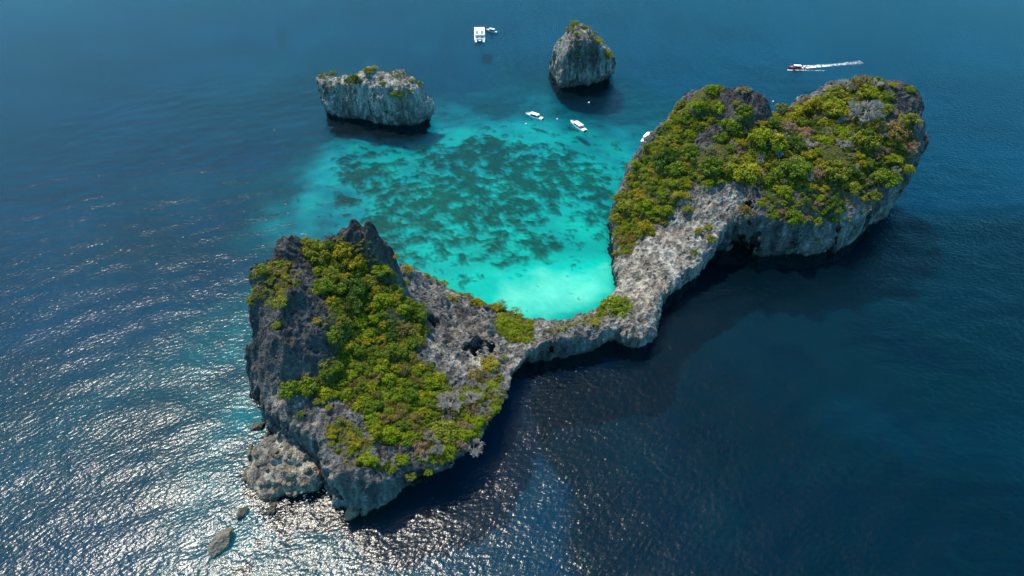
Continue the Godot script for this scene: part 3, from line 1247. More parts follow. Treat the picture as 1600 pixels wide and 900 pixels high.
func at(o: MeshInstance3D, x: float, y: float, z: float) -> MeshInstance3D:
	o.position = Vector3(x, y, z)
	return o

func speedboat(where: Vector3, turn: float, length: float, side: Color, roof: Color, engines: int, label: String, fore := Color(.78, .78, .77)) -> Node3D:
	var white := paint(Color(.78, .78, .77))
	var glass := paint(Color(.02, .025, .03), .1)
	var dark := paint(Color(.03, .03, .035), .4)
	var o := base("speedboat", where, turn)
	var beam := length * .25
	put("hull", hull_mesh(length, beam, 1.05, 2.2), paint(side), o)
	at(put("foredeck", roof_mesh(beam * .72, length * .22, .1, .12, beam * .3), paint(fore), o), 0, 1.32, length * .24)
	var floor_ := at(put("deck", box(beam * .8, .08, length * .5), white, o), 0, .95, -length * .14)
	at(put("canopy", roof_mesh(beam * .88, length * .46, .12, .16, .5), paint(roof), o), 0, 2.62, -length * .04)
	for s in [-1, 1]:
		for k in 3:
			at(put("post", box(.09, 1.7, .09), white, o), s * beam * .39, 1.8, length * (-.22 + k * .17))
		at(put("side_window", box(.05, .75, length * .34), glass, o), s * beam * .405, 1.85, length * -.03)
		at(put("bench", box(.5, .4, length * .4), dark, o), s * beam * .25, 1.15, -length * .12)
	var ws := at(put("windscreen", box(beam * .74, .95, .06), glass, o), 0, 1.95, length * .17)
	ws.rotation.x = -.45
	for e in engines:
		var x := (e - (engines - 1) * .5) * .72
		var en := at(put("outboard_engine", roof_mesh(.5, .75, .7, .06, .2), dark, o), x, 1.25, -length * .5 - .35)
		at(put("engine_leg", box(.2, 1.3, .3), dark, en), 0, -1.0, .05)
	at(put("bow_rail", rail_mesh(beam * .36, length * .2), white, o), 0, 1.45, length * .33)
	tag(o, label, "boat")
	return o

func rail_mesh(w: float, l: float) -> ArrayMesh:
	var v := PackedVector3Array()
	var f := PackedInt32Array()
	var pts := []
	for i in 9:
		var a := PI * i / 8.0
		pts.append(Vector3(cos(a) * w, .45, sin(a) * l - l * .4))
	for i in 8:
		limb(v, f, pts[i], pts[i + 1], .03, .03, 5)
	for i in 9:
		limb(v, f, pts[i], pts[i] - Vector3(0, .5, 0), .025, .025, 4)
	return built(v, f)

func catamaran(where: Vector3, turn: float) -> void:
	var white := paint(Color(.80, .80, .79))
	var grey := paint(Color(.30, .31, .33), .5)
	var dark := paint(Color(.03, .04, .05), .2)
	var panel := paint(Color(.19, .20, .235), .25)
	var o := base("catamaran", where, turn)
	var W := 8.6
	var LN := 26.0
	for s in [-1, 1]:
		at(put("hull", hull_mesh(LN, 2.3, 2.0, 2.6, .8), white, o), s * (W * .5 - 1.15), 0, 0)
	at(put("bridge_deck", box(W - 1.2, .5, LN * .82), white, o), 0, 1.9, -.6)
	at(put("cabin", box(W - 1.0, 1.9, LN * .58), white, o), 0, 3.1, 1.4)
	for s in [-1, 1]:
		for k in 7:
			at(put("window", box(.06, .8, 1.5), dark, o), s * (W * .5 - .49), 3.3, -4.0 + k * 2.05)
	at(put("windscreen", box(W - 2.2, .9, .08), dark, o), 0, 3.3, 1.4 + LN * .29)
	at(put("roof", roof_mesh(W - .2, LN * .68, .25, .12, .5), white, o), 0, 4.25, 1.2)
	for s in [-1, 1]:
		for k in 6:
			at(put("solar_panel", box(2.4, .06, 1.25), panel, o), s * 1.95, 4.44, -6.2 + k * 1.42)
	at(put("hatch_cover", box(5.6, .12, 4.2), paint(Color(.74, .70, .62)), o), 0, 4.46, 5.5)
	at(put("vent_strip", box(5.2, .1, .8), grey, o), 0, 4.46, 8.6)
	at(put("aft_deck", box(W - 1.6, .2, 4.6), grey, o), 0, 2.2, -9.6)
	for s in [-1, 1]:
		at(put("post", box(.16, 2.0, .16), white, o), s * (W * .5 - .6), 3.2, -7.4)
		at(put("post", box(.16, 2.0, .16), white, o), s * 1.4, 3.2, -7.4)
		at(put("stern_steps", roof_mesh(1.7, 2.2, .7, .05, .3), white, o), s * (W * .5 - 1.15), 1.2, -LN * .5 - .6)
		at(put("dark_seat", box(2.0, .5, .8), dark, o), s * 2.0, 2.55, -8.6)
	at(put("tender_platform", roof_mesh(2.2, 1.6, .3, .1, .5), white, o), 0, 1.5, -LN * .5 + .3)
	tag(o, "large white catamaran with grey panels on its roof, moored beside a dinghy", "boat")

func buoy(x: float, z: float, c: Color, r: float, label: String) -> void:
	var o := base("mooring_buoy", Vector3(x, sea_level(x, z), z))
	var s := SphereMesh.new()
	s.radius = r
	s.height = r * 1.7
	s.radial_segments = 16
	s.rings = 8
	at(put("float", s, paint(c, .5), o), 0, r * .3, 0)
	var t := TorusMesh.new()
	t.inner_radius = r * .12
	t.outer_radius = r * .3
	t.rings = 10
	t.ring_segments = 6
	var ring := at(put("ring", t, paint(Color(.2, .2, .2), .4, .8), o), 0, r * 1.3, 0)
	ring.rotation.x = PI / 2
	var b := CylinderMesh.new()
	b.top_radius = r * 1.03
	b.bottom_radius = r * 1.03
	b.height = r * .16
	at(put("band", b, paint(Color(.05, .06, .08)), o), 0, r * .3, 0)
	tag(o, label, "buoy")
const MAIN_OUTLINE := [[-47.3,-123.2,-1,20],[-40.2,-124.6,4,6],[-30.3,-129.3,11,11],[-21,-132.6,13,13],[-9.8,-142.9,13,13],[-6.2,-149.5,13,14],[-2.3,-160.5,13,14],[0,-172.4,10,12],[5.5,-185.8,5,9],[15.4,-190,3,6],[31.2,-194.3,3,6],[42,-198.5,5,7],[49.5,-195.4,3,5],[56.5,-199.9,3,5],[62.9,-211.3,3,7],[66.6,-224.2,4,8],[79.2,-235.7,5,9],[90.2,-246.4,6,9],[100.1,-261.1,7,12],[108.1,-263.6,4,10],[117,-260.6,3,6],[129.1,-259.8,3,5],[141.4,-259.8,3,5],[153.1,-262.3,3,6],[167.9,-268.9,4,7],[184.4,-281.1,5,10],[198.5,-298.5,5,14],[209.9,-310.9,5,16],[213.6,-328.7,3,20],[213.6,-337.4,0,10],[208.1,-350.8,0,10],[189.1,-349.9,0,10],[174,-352.5,0,10],[157.3,-349.5,0,10],[144,-340.9,0,10],[129.6,-327.2,0,10],[116.8,-336.1,0,10],[105.3,-344.1,0,10],[96.2,-351.6,0,30],[85.7,-341.3,2,30],[72.2,-327.6,2,15],[60.5,-314.3,0,10],[50.3,-291.2,1,4],[49.9,-277,0,4],[49.8,-261.2,0,4],[47.5,-236.3,0,4],[38.1,-223.1,0,4],[24.9,-216.1,0,4],[13.8,-214.4,0,4],[5.5,-214.7,0,4],[0,-219.5,0,5],[-12.6,-223.4,0,5],[-28.7,-234.8,0,5],[-44.1,-245.7,0,6],[-52.5,-248.4,0,6],[-48.5,-215.1,0,8],[-53.8,-217.3,0,8],[-64.5,-220.9,0,8],[-72.3,-215.7,0,8],[-85.6,-210.1,0,8],[-93,-192.6,-3,40],[-92.8,-177.8,-7,45],[-95.9,-173.9,-5,30],[-94.9,-169.9,-2,14],[-91.4,-160.9,-1,14],[-80.3,-147.1,0,10],[-66,-137.3,0,10],[-56.5,-124.9,-1,10]]
const MAIN_HEIGHTS := [[-88,-210.8,48],[-82.1,-215.3,46],[-93,-192.6,46],[-92.1,-177.8,45],[-83.2,-181.2,45],[-72.1,-180.1,43],[-81,-168,39],[-66.5,-170.1,37],[-78.5,-161.7,33],[-93,-172.4,22],[-63.6,-188.1,36],[-58.4,-200.6,38],[-68.8,-207.4,42],[-61.7,-210.9,44],[-54.8,-207.1,36],[-48.2,-192.7,32],[-55.8,-178.5,29],[-42,-175.9,25],[-49.3,-163.2,25],[-36.3,-162.2,19.5],[-62.1,-160.2,25],[-69.7,-155.9,26.5],[-78.1,-154.9,27],[-82.9,-158.2,24],[-75.1,-146.1,20],[-67.9,-144.4,22],[-59.7,-145.8,22],[-51.7,-148.5,22],[-38.7,-145.5,19],[-27.1,-158.9,16.5],[-33.8,-181.9,19],[-25.5,-195.7,12.5],[-28.4,-201.6,14],[-40.5,-219.3,16],[-45.9,-238.6,11],[-49.9,-245.9,9],[-21.9,-219.1,9],[-15.5,-199.9,12],[-24.2,-179.1,15],[-9.8,-182,12],[0,-188.4,9],[-13.8,-163.6,14.5],[-3.6,-170.5,12],[-8.9,-152.3,14],[-21.4,-140.6,15],[-33.5,-136.6,17],[-45.6,-135.1,19],[-53.9,-136.5,20.5],[-59.8,-134.3,20],[-47.9,-125,19.5],[-36.9,-127.6,14],[-41.9,-123.2,18],[-29.2,-133,15],[7.8,-198.3,10],[12.6,-190.7,12],[20.4,-195.9,13],[25.9,-201.1,12],[24.5,-212.4,4],[13.5,-209.3,5],[5.4,-208.3,6],[37.3,-209,10],[36.1,-219.3,4],[43.6,-217,9],[48.3,-203.7,12],[51.4,-196.4,10],[40.6,-194.4,13],[30.4,-193.3,13],[56.7,-215.7,12],[49.2,-236.9,5],[57.7,-239.9,10],[51.3,-259.7,6],[64.7,-250.3,13],[75.4,-243.7,12.5],[85,-251.2,16],[76.1,-266.6,16],[61.7,-268.4,11],[52.4,-285.3,7],[90.6,-268.5,22],[103.6,-267,23],[103.5,-258.2,20],[64.3,-291.9,18],[62.9,-307.2,20],[74.1,-280.6,25],[86.2,-281.6,28],[100.4,-278.3,30],[69.8,-314.7,27],[82.1,-315.4,34],[87.7,-332.3,40],[98.6,-341.1,46],[104.7,-341.7,50],[114.7,-329.3,52],[125.3,-318.7,50],[123.9,-312.7,46],[107.4,-318.8,43],[95.9,-304.9,36],[113.7,-301.2,38],[139.4,-333,36],[142.8,-322,36],[156.2,-337.2,42],[170.6,-344.6,48],[183.9,-342.8,52],[204.4,-343.8,48],[210.2,-331.6,45],[188.2,-319.8,46],[167.7,-313.7,42],[155.2,-292,36],[129.3,-287.7,35],[135,-272.6,30],[119.8,-270.2,28],[111.3,-257.6,24],[130.6,-259.8,20],[147.6,-264.9,19],[161.4,-273.7,24],[177.2,-288.5,31],[192.7,-301.2,38],[189.7,-287.8,26],[174.4,-274.5,18]]
const MAIN_CRAGS := [[-53.4,-213.5,7.5,8],[-58.9,-214.4,7.5,4],[-65.2,-214.6,7,2.5],[-49.1,-209.8,6.5,8],[-87.5,-207,7,2],[-67.2,-173.9,8,4],[-78.9,-168,10,3],[-74.1,-189.5,5,2],[-44,-187.5,4,3],[119.2,-321.8,11,5],[102.3,-333.8,9,3],[205.6,-336.5,11,5],[96.9,-295.2,9,4],[155.2,-292,8,3],[141.2,-339.1,3,2],[-91.8,-189,5,3],[-74.5,-176,5,4],[-82.3,-161.1,6,4],[-65.2,-163.3,5,4.5],[-82.6,-202.2,4,3],[201.6,-313.7,6,4],[178.4,-279.4,5,3],[162,-272.8,5,3],[95.8,-333.6,6,3],[162.7,-329.3,5,3],[-29.5,-214.5,4,2.5],[-44.2,-226,4,2],[-10.4,-202.1,4,3],[97.7,-260.5,5,2.5]]
const BROAD_OUTLINE := [[-125.1,-418,1,6],[-118.3,-412.5,2,5],[-99.5,-406.1,3,5],[-86.3,-400.7,1,5],[-73.6,-398,3,5],[-59.4,-399.6,3,5],[-51.4,-406.8,2,5],[-50.2,-417.4,2,10],[-51.9,-410,0,5],[-58.7,-413.8,0,5],[-64.7,-415,0,5],[-81.7,-422.4,0,5],[-98.4,-423.2,0,5],[-118,-429.8,0,5],[-125.3,-434.9,0,20]]
const BROAD_HEIGHTS := [[-123,-433.7,22],[-113.2,-429.8,21],[-99.8,-417.8,26],[-88.7,-415.2,30],[-76.5,-413,28],[-68.5,-413,28],[-58.5,-410.6,24],[-55.9,-414.6,21],[-52.3,-414.6,15],[-49.6,-415.5,8],[-79.3,-403.6,27],[-112.9,-410.6,24],[-95.9,-406.3,25],[-63.6,-404,26]]
const BROAD_CRAGS := [[-88.8,-416.2,5,2],[-70.2,-417,5,2]]
const TALL_OUTLINE := [[30.6,-475.4,0,6],[32,-465.4,1,5],[34.7,-455.6,1,5],[38.2,-455.3,3,7],[49.3,-455.2,6,9],[62.5,-461.8,6,8],[71.4,-471.9,3,8],[73,-484,1,8],[70,-498,0,8],[59,-507,0,8],[41,-505,0,8],[29.5,-492,0,8],[27.5,-476,0,8]]
const TALL_HEIGHTS := [[47,-482.4,37],[39.9,-475.4,35],[53.9,-472.9,35],[62.8,-467.9,28],[70.7,-470.5,18],[31.9,-467.9,28],[29.6,-466.3,16],[44.9,-451.9,33],[34.5,-450.2,25],[55.4,-445,27],[35,-449.9,14],[60.5,-445.6,18],[60,-500,16],[45,-501,22],[33,-490,16],[72,-490,12]]
const TALL_CRAGS := []
const OUTCROP_OUTLINE := [[-95.1,-139.8,0,2],[-93.5,-134.6,0,2],[-89.4,-130.4,0,2],[-85.1,-126.5,0,2],[-79.1,-123.2,0,2],[-76.8,-128.3,1,3],[-70.3,-127.8,2,3],[-63.8,-130.2,1,3],[-62.9,-136.5,0,2],[-67.1,-142.2,0,2],[-71.8,-146.7,0,2],[-77.9,-150.5,0,2],[-83.6,-151.5,0,2],[-90.1,-150.3,0,2],[-95.1,-146.3,0,2]]
const OUTCROP_HEIGHTS := [[-76.5,-145.2,12.5],[-81,-144.1,10.5],[-71.4,-141,11],[-66.4,-135.5,8],[-72.3,-134.4,9.5],[-81.4,-135.5,8],[-86.4,-134.9,4.5],[-76.2,-129.7,5.5],[-67.6,-129.4,6],[-83.1,-128.2,1.2],[-79.2,-124.3,0.8],[-89.2,-135.5,2.5],[-93.1,-144,1.5]]
const OUTCROP_CRAGS := []
const CAVES := [[-13.9,7,-188.3,7,7,5],[113.9,6,-269.1,9,11,8],[113.9,16,-269.3,7,10,6],[41.4,1,-195.6,6,5,7],[-32.7,15,-198.2,5,3.5,3.5],[-95.3,30,-177.4,2.5,12,4],[-90.9,12,-162.2,2.5,9,4],[-73.8,13,-152.6,2.2,8,3.5],[-56.1,9,-127.4,2.2,8,3],[154.4,8,-266.3,2.5,8,3.5],[132.5,7,-262.5,3,6,4],[171.1,10,-274.2,2.5,8,3.5],[15.5,6,-195,2.5,5,3],[76.7,6,-242.6,2.5,5,3]]
const TONES := [[-80.0,40.0,-173.4,34,0.12,0.00],[-53.9,50.0,-213.1,18,0.06,0.00],[-82.4,46.0,-206.2,22,0.12,0.00],[-92.5,30.0,-177.4,25,0.20,0.10],[-94.7,15.0,-172.6,30,0.30,0.20],[-77.6,15.0,-151.5,16,0.55,0.55],[-45.6,19.0,-135.1,30,0.28,0.00],[-58.8,20.0,-139.4,18,0.33,0.00],[-49.8,6.0,-124.6,18,0.60,0.25],[-28.6,13.0,-202.6,25,0.38,0.20],[-19.7,13.0,-184.5,14,0.65,0.50],[-9.9,10.0,-184.0,14,0.50,0.20],[25.9,8.0,-196.6,35,0.45,0.15],[59.6,11.0,-234.1,28,0.72,0.55],[74.1,14.0,-253.9,25,0.72,0.50],[79.2,18.0,-269.1,20,0.50,0.30],[99.1,23.0,-267.0,16,0.50,0.30],[120.4,48.0,-322.9,22,0.12,0.00],[100.8,36.0,-298.4,16,0.20,0.00],[204.5,46.0,-334.8,18,0.14,0.00],[155.2,36.0,-292.0,16,0.28,0.00],[140.8,16.0,-269.3,36,0.36,0.05],[151.3,5.0,-263.6,24,0.60,0.15],[126.6,5.0,-263.6,20,0.50,0.10],[177.1,16.0,-283.2,25,0.55,0.30],[115.2,12.0,-261.8,20,0.50,0.20]]
const ZONES := {
	"thicket": [[-70.8,-155.8],[-62.6,-162.8],[-50.7,-173.9],[-37.4,-174.2],[-25.6,-168.4],[-21.6,-159.9],[-24.2,-150.6],[-29.2,-145.9],[-33.8,-139],[-44,-137.8],[-49.3,-146.5],[-56.6,-152.3],[-65.2,-153],[-78.2,-153.9]],
	"valley": [[-73.1,-205.8],[-68.9,-211.2],[-60.9,-208.4],[-52.7,-204.7],[-45.1,-204.3],[-37,-202.5],[-32.7,-190.2],[-37.5,-175.2],[-54.3,-168.1],[-61.6,-163.1],[-63.1,-169.9],[-67.2,-185.2],[-71.8,-189.6]],
	"crest": [[-80.3,-212.2],[-75.2,-213.6],[-67.3,-206.7],[-71.5,-197.5],[-77.3,-201.8]],
	"brow": [[-32.8,-139.2],[-22,-149.7],[-16.3,-166.9],[-6,-172.8],[-2.8,-167.2],[-5.6,-152.9],[-15,-140.3],[-22.9,-132.6],[-31.3,-133.9]],
	"slope": [[-63.5,-143.3],[-54.1,-143.6],[-45.6,-135.2],[-49,-131],[-31.1,-131.4],[-33,-129.8],[-50.3,-126.9],[-57.7,-134.2]],
	"leftcap": [[-91.8,-185.5],[-87.4,-198.7],[-77.7,-195.7],[-74.3,-170.8],[-84.2,-175.6],[-90.6,-178.8]],
	"shoreband": [[-47.5,-249.6],[-41.4,-248.1],[-11.1,-223.6],[0,-220.2],[0,-217.2],[-13.7,-216.9],[-44,-244.1]],
	"neck": [[-6.7,-207.8],[0.1,-218.8],[8.1,-208.7],[8.9,-194],[0,-191.8],[-5.7,-198.6]],
	"neckgrass": [[13,-200.3],[23.7,-204.6],[29.2,-207.2],[43,-221.9],[51,-213],[48.6,-206],[39.2,-203.9],[25.7,-198.7],[15.3,-194.3]],
	"farleft": [[50.7,-290.9],[61.4,-306.6],[70,-317],[80.6,-326.7],[88.9,-340.2],[101.1,-340.8],[105.4,-331],[104.6,-320],[90.9,-311.5],[89.5,-284.4],[82.9,-279],[73.2,-267.2],[62.2,-272.5],[54.7,-271.1]],
	"farmid": [[87.2,-288.8],[97.7,-301.4],[114.8,-312.2],[127.5,-310.2],[150.7,-339.9],[166.8,-342],[194,-346],[194.3,-327.9],[182.4,-311.3],[197.7,-310.2],[202.1,-302.5],[186.1,-287.2],[172.8,-279.4],[161.2,-282],[148.8,-275.9],[132,-271.6],[120.7,-275.2],[106.7,-279.9],[94.9,-280.4]],
	"front": [[116.1,-273.9],[184.1,-284.5],[166.2,-268.2],[150.7,-261.9],[129.3,-260.1],[115.8,-261.2]],
	"cape": [[50.5,-288.8],[68.2,-275.5],[73.3,-268.8],[61.4,-266.2],[55.4,-253.9],[49.9,-255.5]],
}
const PLANTS := [
	[-73.4,43.5,-203.4,5.7,"olive","large olive round-crowned tree on the near headland's crest before the dark pinnacle"],
	[-78.1,45.3,-208.0,3.8,"olive","olive shrub at the top edge of the near headland beside the big olive crown"],
	[-64.4,42.9,-207.1,4.5,"yellow","yellow-green tree right under the dark rock pinnacle of the near headland"],
	[-60.3,39.8,-203.9,4.5,"yellow","yellowest crown in the green gully, just below the pinnacle's foot"],
	[-67.7,40.2,-195.9,4.4,"olive","olive-gold bush high in the gully beside the dark western crag"],
	[-68.7,39.7,-186.6,4.3,"green","mid green bush against the right flank of the western dark crag"],
	[-59.2,35.7,-192.7,5.9,"dark","big dark green tree in the middle of the upper gully"],
	[-65.0,37.5,-190.5,4.0,"green","green tree between the dark gully tree and the western crag"],
	[-55.2,35.6,-198.3,4.1,"olive","olive bush right of the big dark gully tree"],
	[-50.5,34.4,-203.1,3.4,"bright","bright green bush at the gully edge next to the grey karst field"],
	[-48.8,31.2,-191.0,4.4,"bright","bright yellow-green bush halfway down the gully beside the karst field"],
	[-45.8,29.1,-199.1,4.1,"green","green bush leaning on the karst field below the two dark cavities"],
	[-58.5,33.3,-186.5,4.4,"dark","dark green tree directly below the biggest gully tree"],
	[-56.6,37.6,-204.2,2.6,"bright","small bright green bush at the right foot of the rock pinnacle"],
	[-40.0,23.9,-195.8,4.5,"green","leafy green bush on the gully's right bank, above the bare outcrop"],
	[-35.9,20.4,-193.4,3.8,"green","green bush beside the dark hollow at the gully's right bank"],
	[-40.7,24.1,-184.0,4.0,"brown","brownish green bush just below the small rock outcrop in the gully"],
	[-88.3,50.2,-187.1,2.7,"olive","olive bush hanging on the outer western cliff edge of the near headland"],
	[-91.7,44.5,-179.1,2.0,"yellow","small yellow-green bush on the westernmost corner of the near headland"],
	[-77.4,48.6,-172.6,3.4,"olive","low olive scrub bush on top of the western dark crag"],
	[-79.2,42.4,-168.0,2.1,"olive","olive tuft on the ledge of the western dark crag"],
	[-67.0,41.1,-170.6,1.7,"yellow","small yellow shrub at the crag ledge beside the thicket"],
	[-26.0,9.8,-219.0,2.5,"yellow","yellow cushion shrub on the lagoon ridge, first above the water"],
	[-15.4,6.8,-219.6,3.1,"yellow","yellow-green cushion shrub on the lagoon ridge near the thin trees"],
	[-44.6,19.5,-225.0,2.5,"yellow","flat yellow shrub at the upper end of the karst field"],
	[-43.0,28.6,-209.2,1.9,"olive","round olive shrub on the karst field close under the pinnacle"],
	[-30.4,4.5,-234.9,1.9,"yellow","tiny golden shrub at the lagoon-side edge of the karst field"],
	[-45.9,36.4,-211.5,1.5,"yellow","yellow shrub on the pale rock right behind the pinnacle"],
	[-4.7,3.2,-220.8,2.9,"thin","thin pale tree standing out against the turquoise shallows, taller of two"],
	[1.9,2.9,-217.4,2.2,"thin","thin pale tree before the beach, shorter of two"],
	[-6.7,5.4,-216.8,3.1,"yellow","yellowish bushy tree at the foot of the taller thin tree"],
	[-2.9,7.9,-205.9,3.8,"bright","bright green bush cluster at the headland end of the rock neck"],
	[1.0,9.1,-198.0,3.1,"bright","bright lime bush on the brink above the neck's bulging cliff"],
	[5.7,8.8,-200.9,2.5,"bright","small bright bush on the neck, nearest to the beach boulders"],
	[-12.5,13.5,-170.4,4.3,"brown","golden brown bush below the black cave mouth"],
	[-8.5,12.0,-176.9,3.7,"yellow","gold-tinged bush at the right of the cave mouth, near the overhang"],
	[-3.5,10.1,-183.7,1.6,"bright","small bright bush on the pale shoulder between cave and overhang"],
	[-74.4,24.5,-151.9,4.8,"green","spreading green tree over the brown western cliff"],
	[-69.5,25.7,-154.5,4.1,"green","green bush joined to the spreading cliff tree, thicket side"],
	[-21.3,15.3,-154.7,5.5,"bare","biggest bare grey tree on the near headland's eastern brow"],
	[-14.4,14.7,-157.3,3.8,"bare","bare grey twiggy tree at the brow, right of the biggest bare one"],
	[-5.7,13.0,-162.6,3.2,"greygreen","grey-green tree overhanging the eastern brink above black water"],
	[-6.2,13.3,-155.6,2.4,"bright","bright green bush on the eastern brink below the grey-green tree"],
	[-11.7,14.1,-148.5,2.6,"bright","bright lime bush between the bare grey trees and the brink"],
	[-23.0,15.5,-142.8,4.6,"olive","big olive bush on the southern brow of the near headland"],
	[-17.6,14.3,-142.8,3.0,"bright","bright green bush nestled beside the big olive southern bush"],
	[-13.1,9.6,-140.0,4.0,"bare","bare brown-grey tree at the very brink over the dark overhang"],
	[-24.4,14.7,-135.4,3.3,"bare","bare twiggy tree low on the southern brow, above the shaded cliff"],
	[-35.3,15.1,-132.0,2.6,"bright","bright green bush on the southern rim, right of the white branches"],
	[-45.3,18.6,-129.7,2.9,"bright","bright green bush on the southern rim, left of the white branches"],
	[-41.6,16.9,-129.9,1.8,"bare","small tree of whitish bare branches on the southern rim"],
	[-27.0,12.0,-130.5,1.6,"bright","small bright bush lowest on the southern rim"],
	[-32.6,12.5,-128.3,1.6,"olive","low olive shrub hanging under the southern rim"],
	[-30.0,17.0,-149.8,2.8,"lime","yellowest lime bush in the lower thicket"],
	[-38.1,18.8,-147.1,3.7,"brown","brown half-dry bush in the lower thicket"],
	[-40.3,18.4,-139.5,3.4,"bright","bright bush at the lowest tip of the thicket"],
	[-45.9,19.8,-142.3,2.7,"bright","bright bush on the thicket's western hem by the blue-grey rock"],
	[-70.0,21.6,-145.3,1.5,"green","green strip of bush growing down the brown western cliff"],
	[-58.7,20.6,-138.7,2.1,"yellow","yellow-green shrub patch alone on the blue-grey rock slope"],
	[-50.4,19.8,-135.5,2.1,"yellow","pale green shrub patch lower on the blue-grey rock slope"],
	[-61.0,22.1,-147.8,1.5,"yellow","small yellowish shrub near the top of the blue-grey slope"],
	[-65.7,22.9,-149.6,1.5,"olive","small olive shrub on the western edge of the blue-grey slope"],
	[104.5,51.3,-334.2,5.0,"bright","bright green tree on the summit of the far headland's left peak"],
	[116.8,55.5,-324.7,3.3,"greygreen","grey-olive round tree on the left peak's dark crag"],
	[95.9,45.6,-327.9,5.3,"bright","bright bush below the left peak's summit tree"],
	[105.1,45.8,-324.4,4.9,"bright","bright bush tucked in the dark rock of the left peak"],
	[90.8,39.3,-324.7,4.9,"green","green bush on the lagoon-side shoulder of the left peak"],
	[112.5,51.7,-320.4,2.0,"yellow","tiny yellow bush in the middle of the left peak's dark rock"],
	[115.2,48.4,-313.5,5.2,"green","green bush at the foot of the left peak's dark crag"],
	[110.2,41.8,-311.6,6.3,"green","broad green bush on the saddle below the left peak"],
	[124.7,39.0,-299.8,9.1,"lime","largest yellow-green tree in the centre of the far headland"],
	[150.8,36.6,-326.6,4.0,"green","round green tree between the two mauve dry crowns"],
	[138.2,40.1,-312.3,5.0,"mauve","mauve-brown dry crown left of the round green tree"],
	[150.9,37.5,-314.3,4.6,"mauve","mauve-brown dry crown right of the round green tree"],
	[95.8,37.8,-295.2,3.5,"greygreen","bluish grey-green tree left of the largest central tree"],
	[104.4,37.9,-306.2,4.3,"green","green bush above the bluish grey-green tree"],
	[138.6,38.5,-300.5,6.4,"dark","deep green tree right of the largest central tree"],
	[154.4,38.3,-303.5,3.9,"bright","bright bush before the central grey cliff of the far headland"],
	[76.9,28.2,-299.2,8.3,"dark","big dark green tree on the lagoon-side slope of the far headland"],
	[80.1,29.0,-291.0,6.0,"green","green tree touching the big dark one on the lagoon slope"],
	[88.4,34.7,-298.4,5.0,"green","green bush above and right of the big dark lagoon-slope tree"],
	[80.5,32.9,-314.6,4.0,"olive","olive bush on the lagoon-side edge above the half-hidden boat"],
	[76.2,31.1,-316.8,2.5,"yellow","yellow shrub on the skyline next to the half-hidden boat"],
	[96.4,34.1,-286.3,6.0,"green","green tree above the dark ravine of the far headland"],
	[110.2,32.1,-282.6,7.6,"lime","wide yellow-green tree over the dark ravine"],
	[103.4,32.5,-284.5,5.4,"olive","olive tree left of the wide one over the ravine"],
	[133.5,33.4,-281.6,7.8,"green","wide green tree on the far headland's front slope centre"],
	[159.7,44.0,-332.8,6.9,"yellow","yellow crown on the ridge between the two peaks"],
	[154.2,40.0,-334.6,5.7,"yellow","golden crown on the saddle next to the notch of open sea"],
	[165.8,44.2,-325.1,6.9,"lime","lime crown on the ridge before the big bare tree"],
	[143.7,39.7,-339.1,3.5,"olive","small olive bush at the notch of open sea"],
	[140.0,37.3,-336.0,4.5,"yellow","yellow bush just below the notch of open sea"],
	[170.9,47.1,-338.5,6.2,"olive","yellow-olive tree on the right peak's left shoulder"],
	[182.7,51.1,-340.3,7.8,"brown","brown dry tree on the top skyline of the right peak"],
	[177.1,49.9,-342.5,5.9,"bare","grey leafless tree on the skyline, left of the brown one"],
	[189.2,51.1,-339.7,5.0,"bare","grey leafless tree on the skyline, right of the brown one"],
	[184.3,49.4,-333.1,5.8,"lime","yellow-green round tree just under the skyline trees"],
	[175.9,43.6,-314.1,10.5,"bare","biggest bare silver-grey tree on the far headland"],
	[189.7,46.3,-321.1,4.4,"olive","olive bush between the bare silver tree and the right crag"],
	[205.9,51.4,-334.8,3.4,"green","green shrub on top of the right dark crag"],
	[197.3,53.5,-336.0,2.4,"yellow","small yellow shrub on the skyline left of the right crag"],
	[173.5,38.9,-301.4,7.2,"olive","olive tree below the bare silver tree"],
	[165.0,40.4,-309.4,4.4,"bright","bright bush left below the bare silver tree"],
	[153.2,32.6,-283.5,7.1,"olive","broad olive tree under the central grey cliff"],
	[161.0,28.8,-276.7,4.3,"olive","olive bush at the bottom of the grey cliff's gully"],
	[189.6,41.3,-306.5,6.4,"brown","brown-olive tree on the right slope under the crag"],
	[197.1,44.4,-310.7,4.5,"olive","olive bush at the right rim under the crag"],
	[178.5,26.8,-281.8,6.5,"green","green tree low on the right shoulder"],
	[187.5,33.5,-295.3,3.7,"bright","bright bush on the right shoulder's upper part"],
	[193.0,30.4,-293.1,4.4,"lime","lime bush at the right rim of the far headland"],
	[195.5,36.1,-300.1,4.0,"mauve","dry mauve bush at the right rim above the lime bush"],
	[173.7,21.7,-277.0,3.7,"olive","olive bush at the brink of the right shoulder"],
	[127.0,29.0,-271.7,3.6,"bright","bright bush in the ravine's right wall"],
	[93.6,28.6,-279.7,3.0,"bright","bright small bush above the pale rock saddle"],
	[80.7,23.7,-276.0,4.0,"yellow","yellow-green bush at the top of the pale rock saddle"],
	[65.6,16.7,-278.6,5.1,"bright","brightest bush on the cape beside the lagoon"],
	[73.5,18.3,-271.5,3.7,"bright","bright small bush on the cape, next to the pale rock"],
	[57.6,11.0,-284.2,6.0,"olive","olive bush on the lagoon brink of the cape"],
	[52.9,6.8,-281.2,4.1,"olive","lowest olive bush on the lagoon brink of the cape"],
	[63.8,11.6,-265.9,5.7,"yellow","yellow-olive bush spreading at the cape's lower end"],
	[69.7,22.4,-289.6,4.9,"olive","olive bush above the cape"],
	[61.1,17.6,-303.9,3.2,"yellow","yellow bush on the lagoon brink above the cape"],
	[83.0,20.6,-269.8,2.9,"olive","olive shrub by the pale rock saddle"],
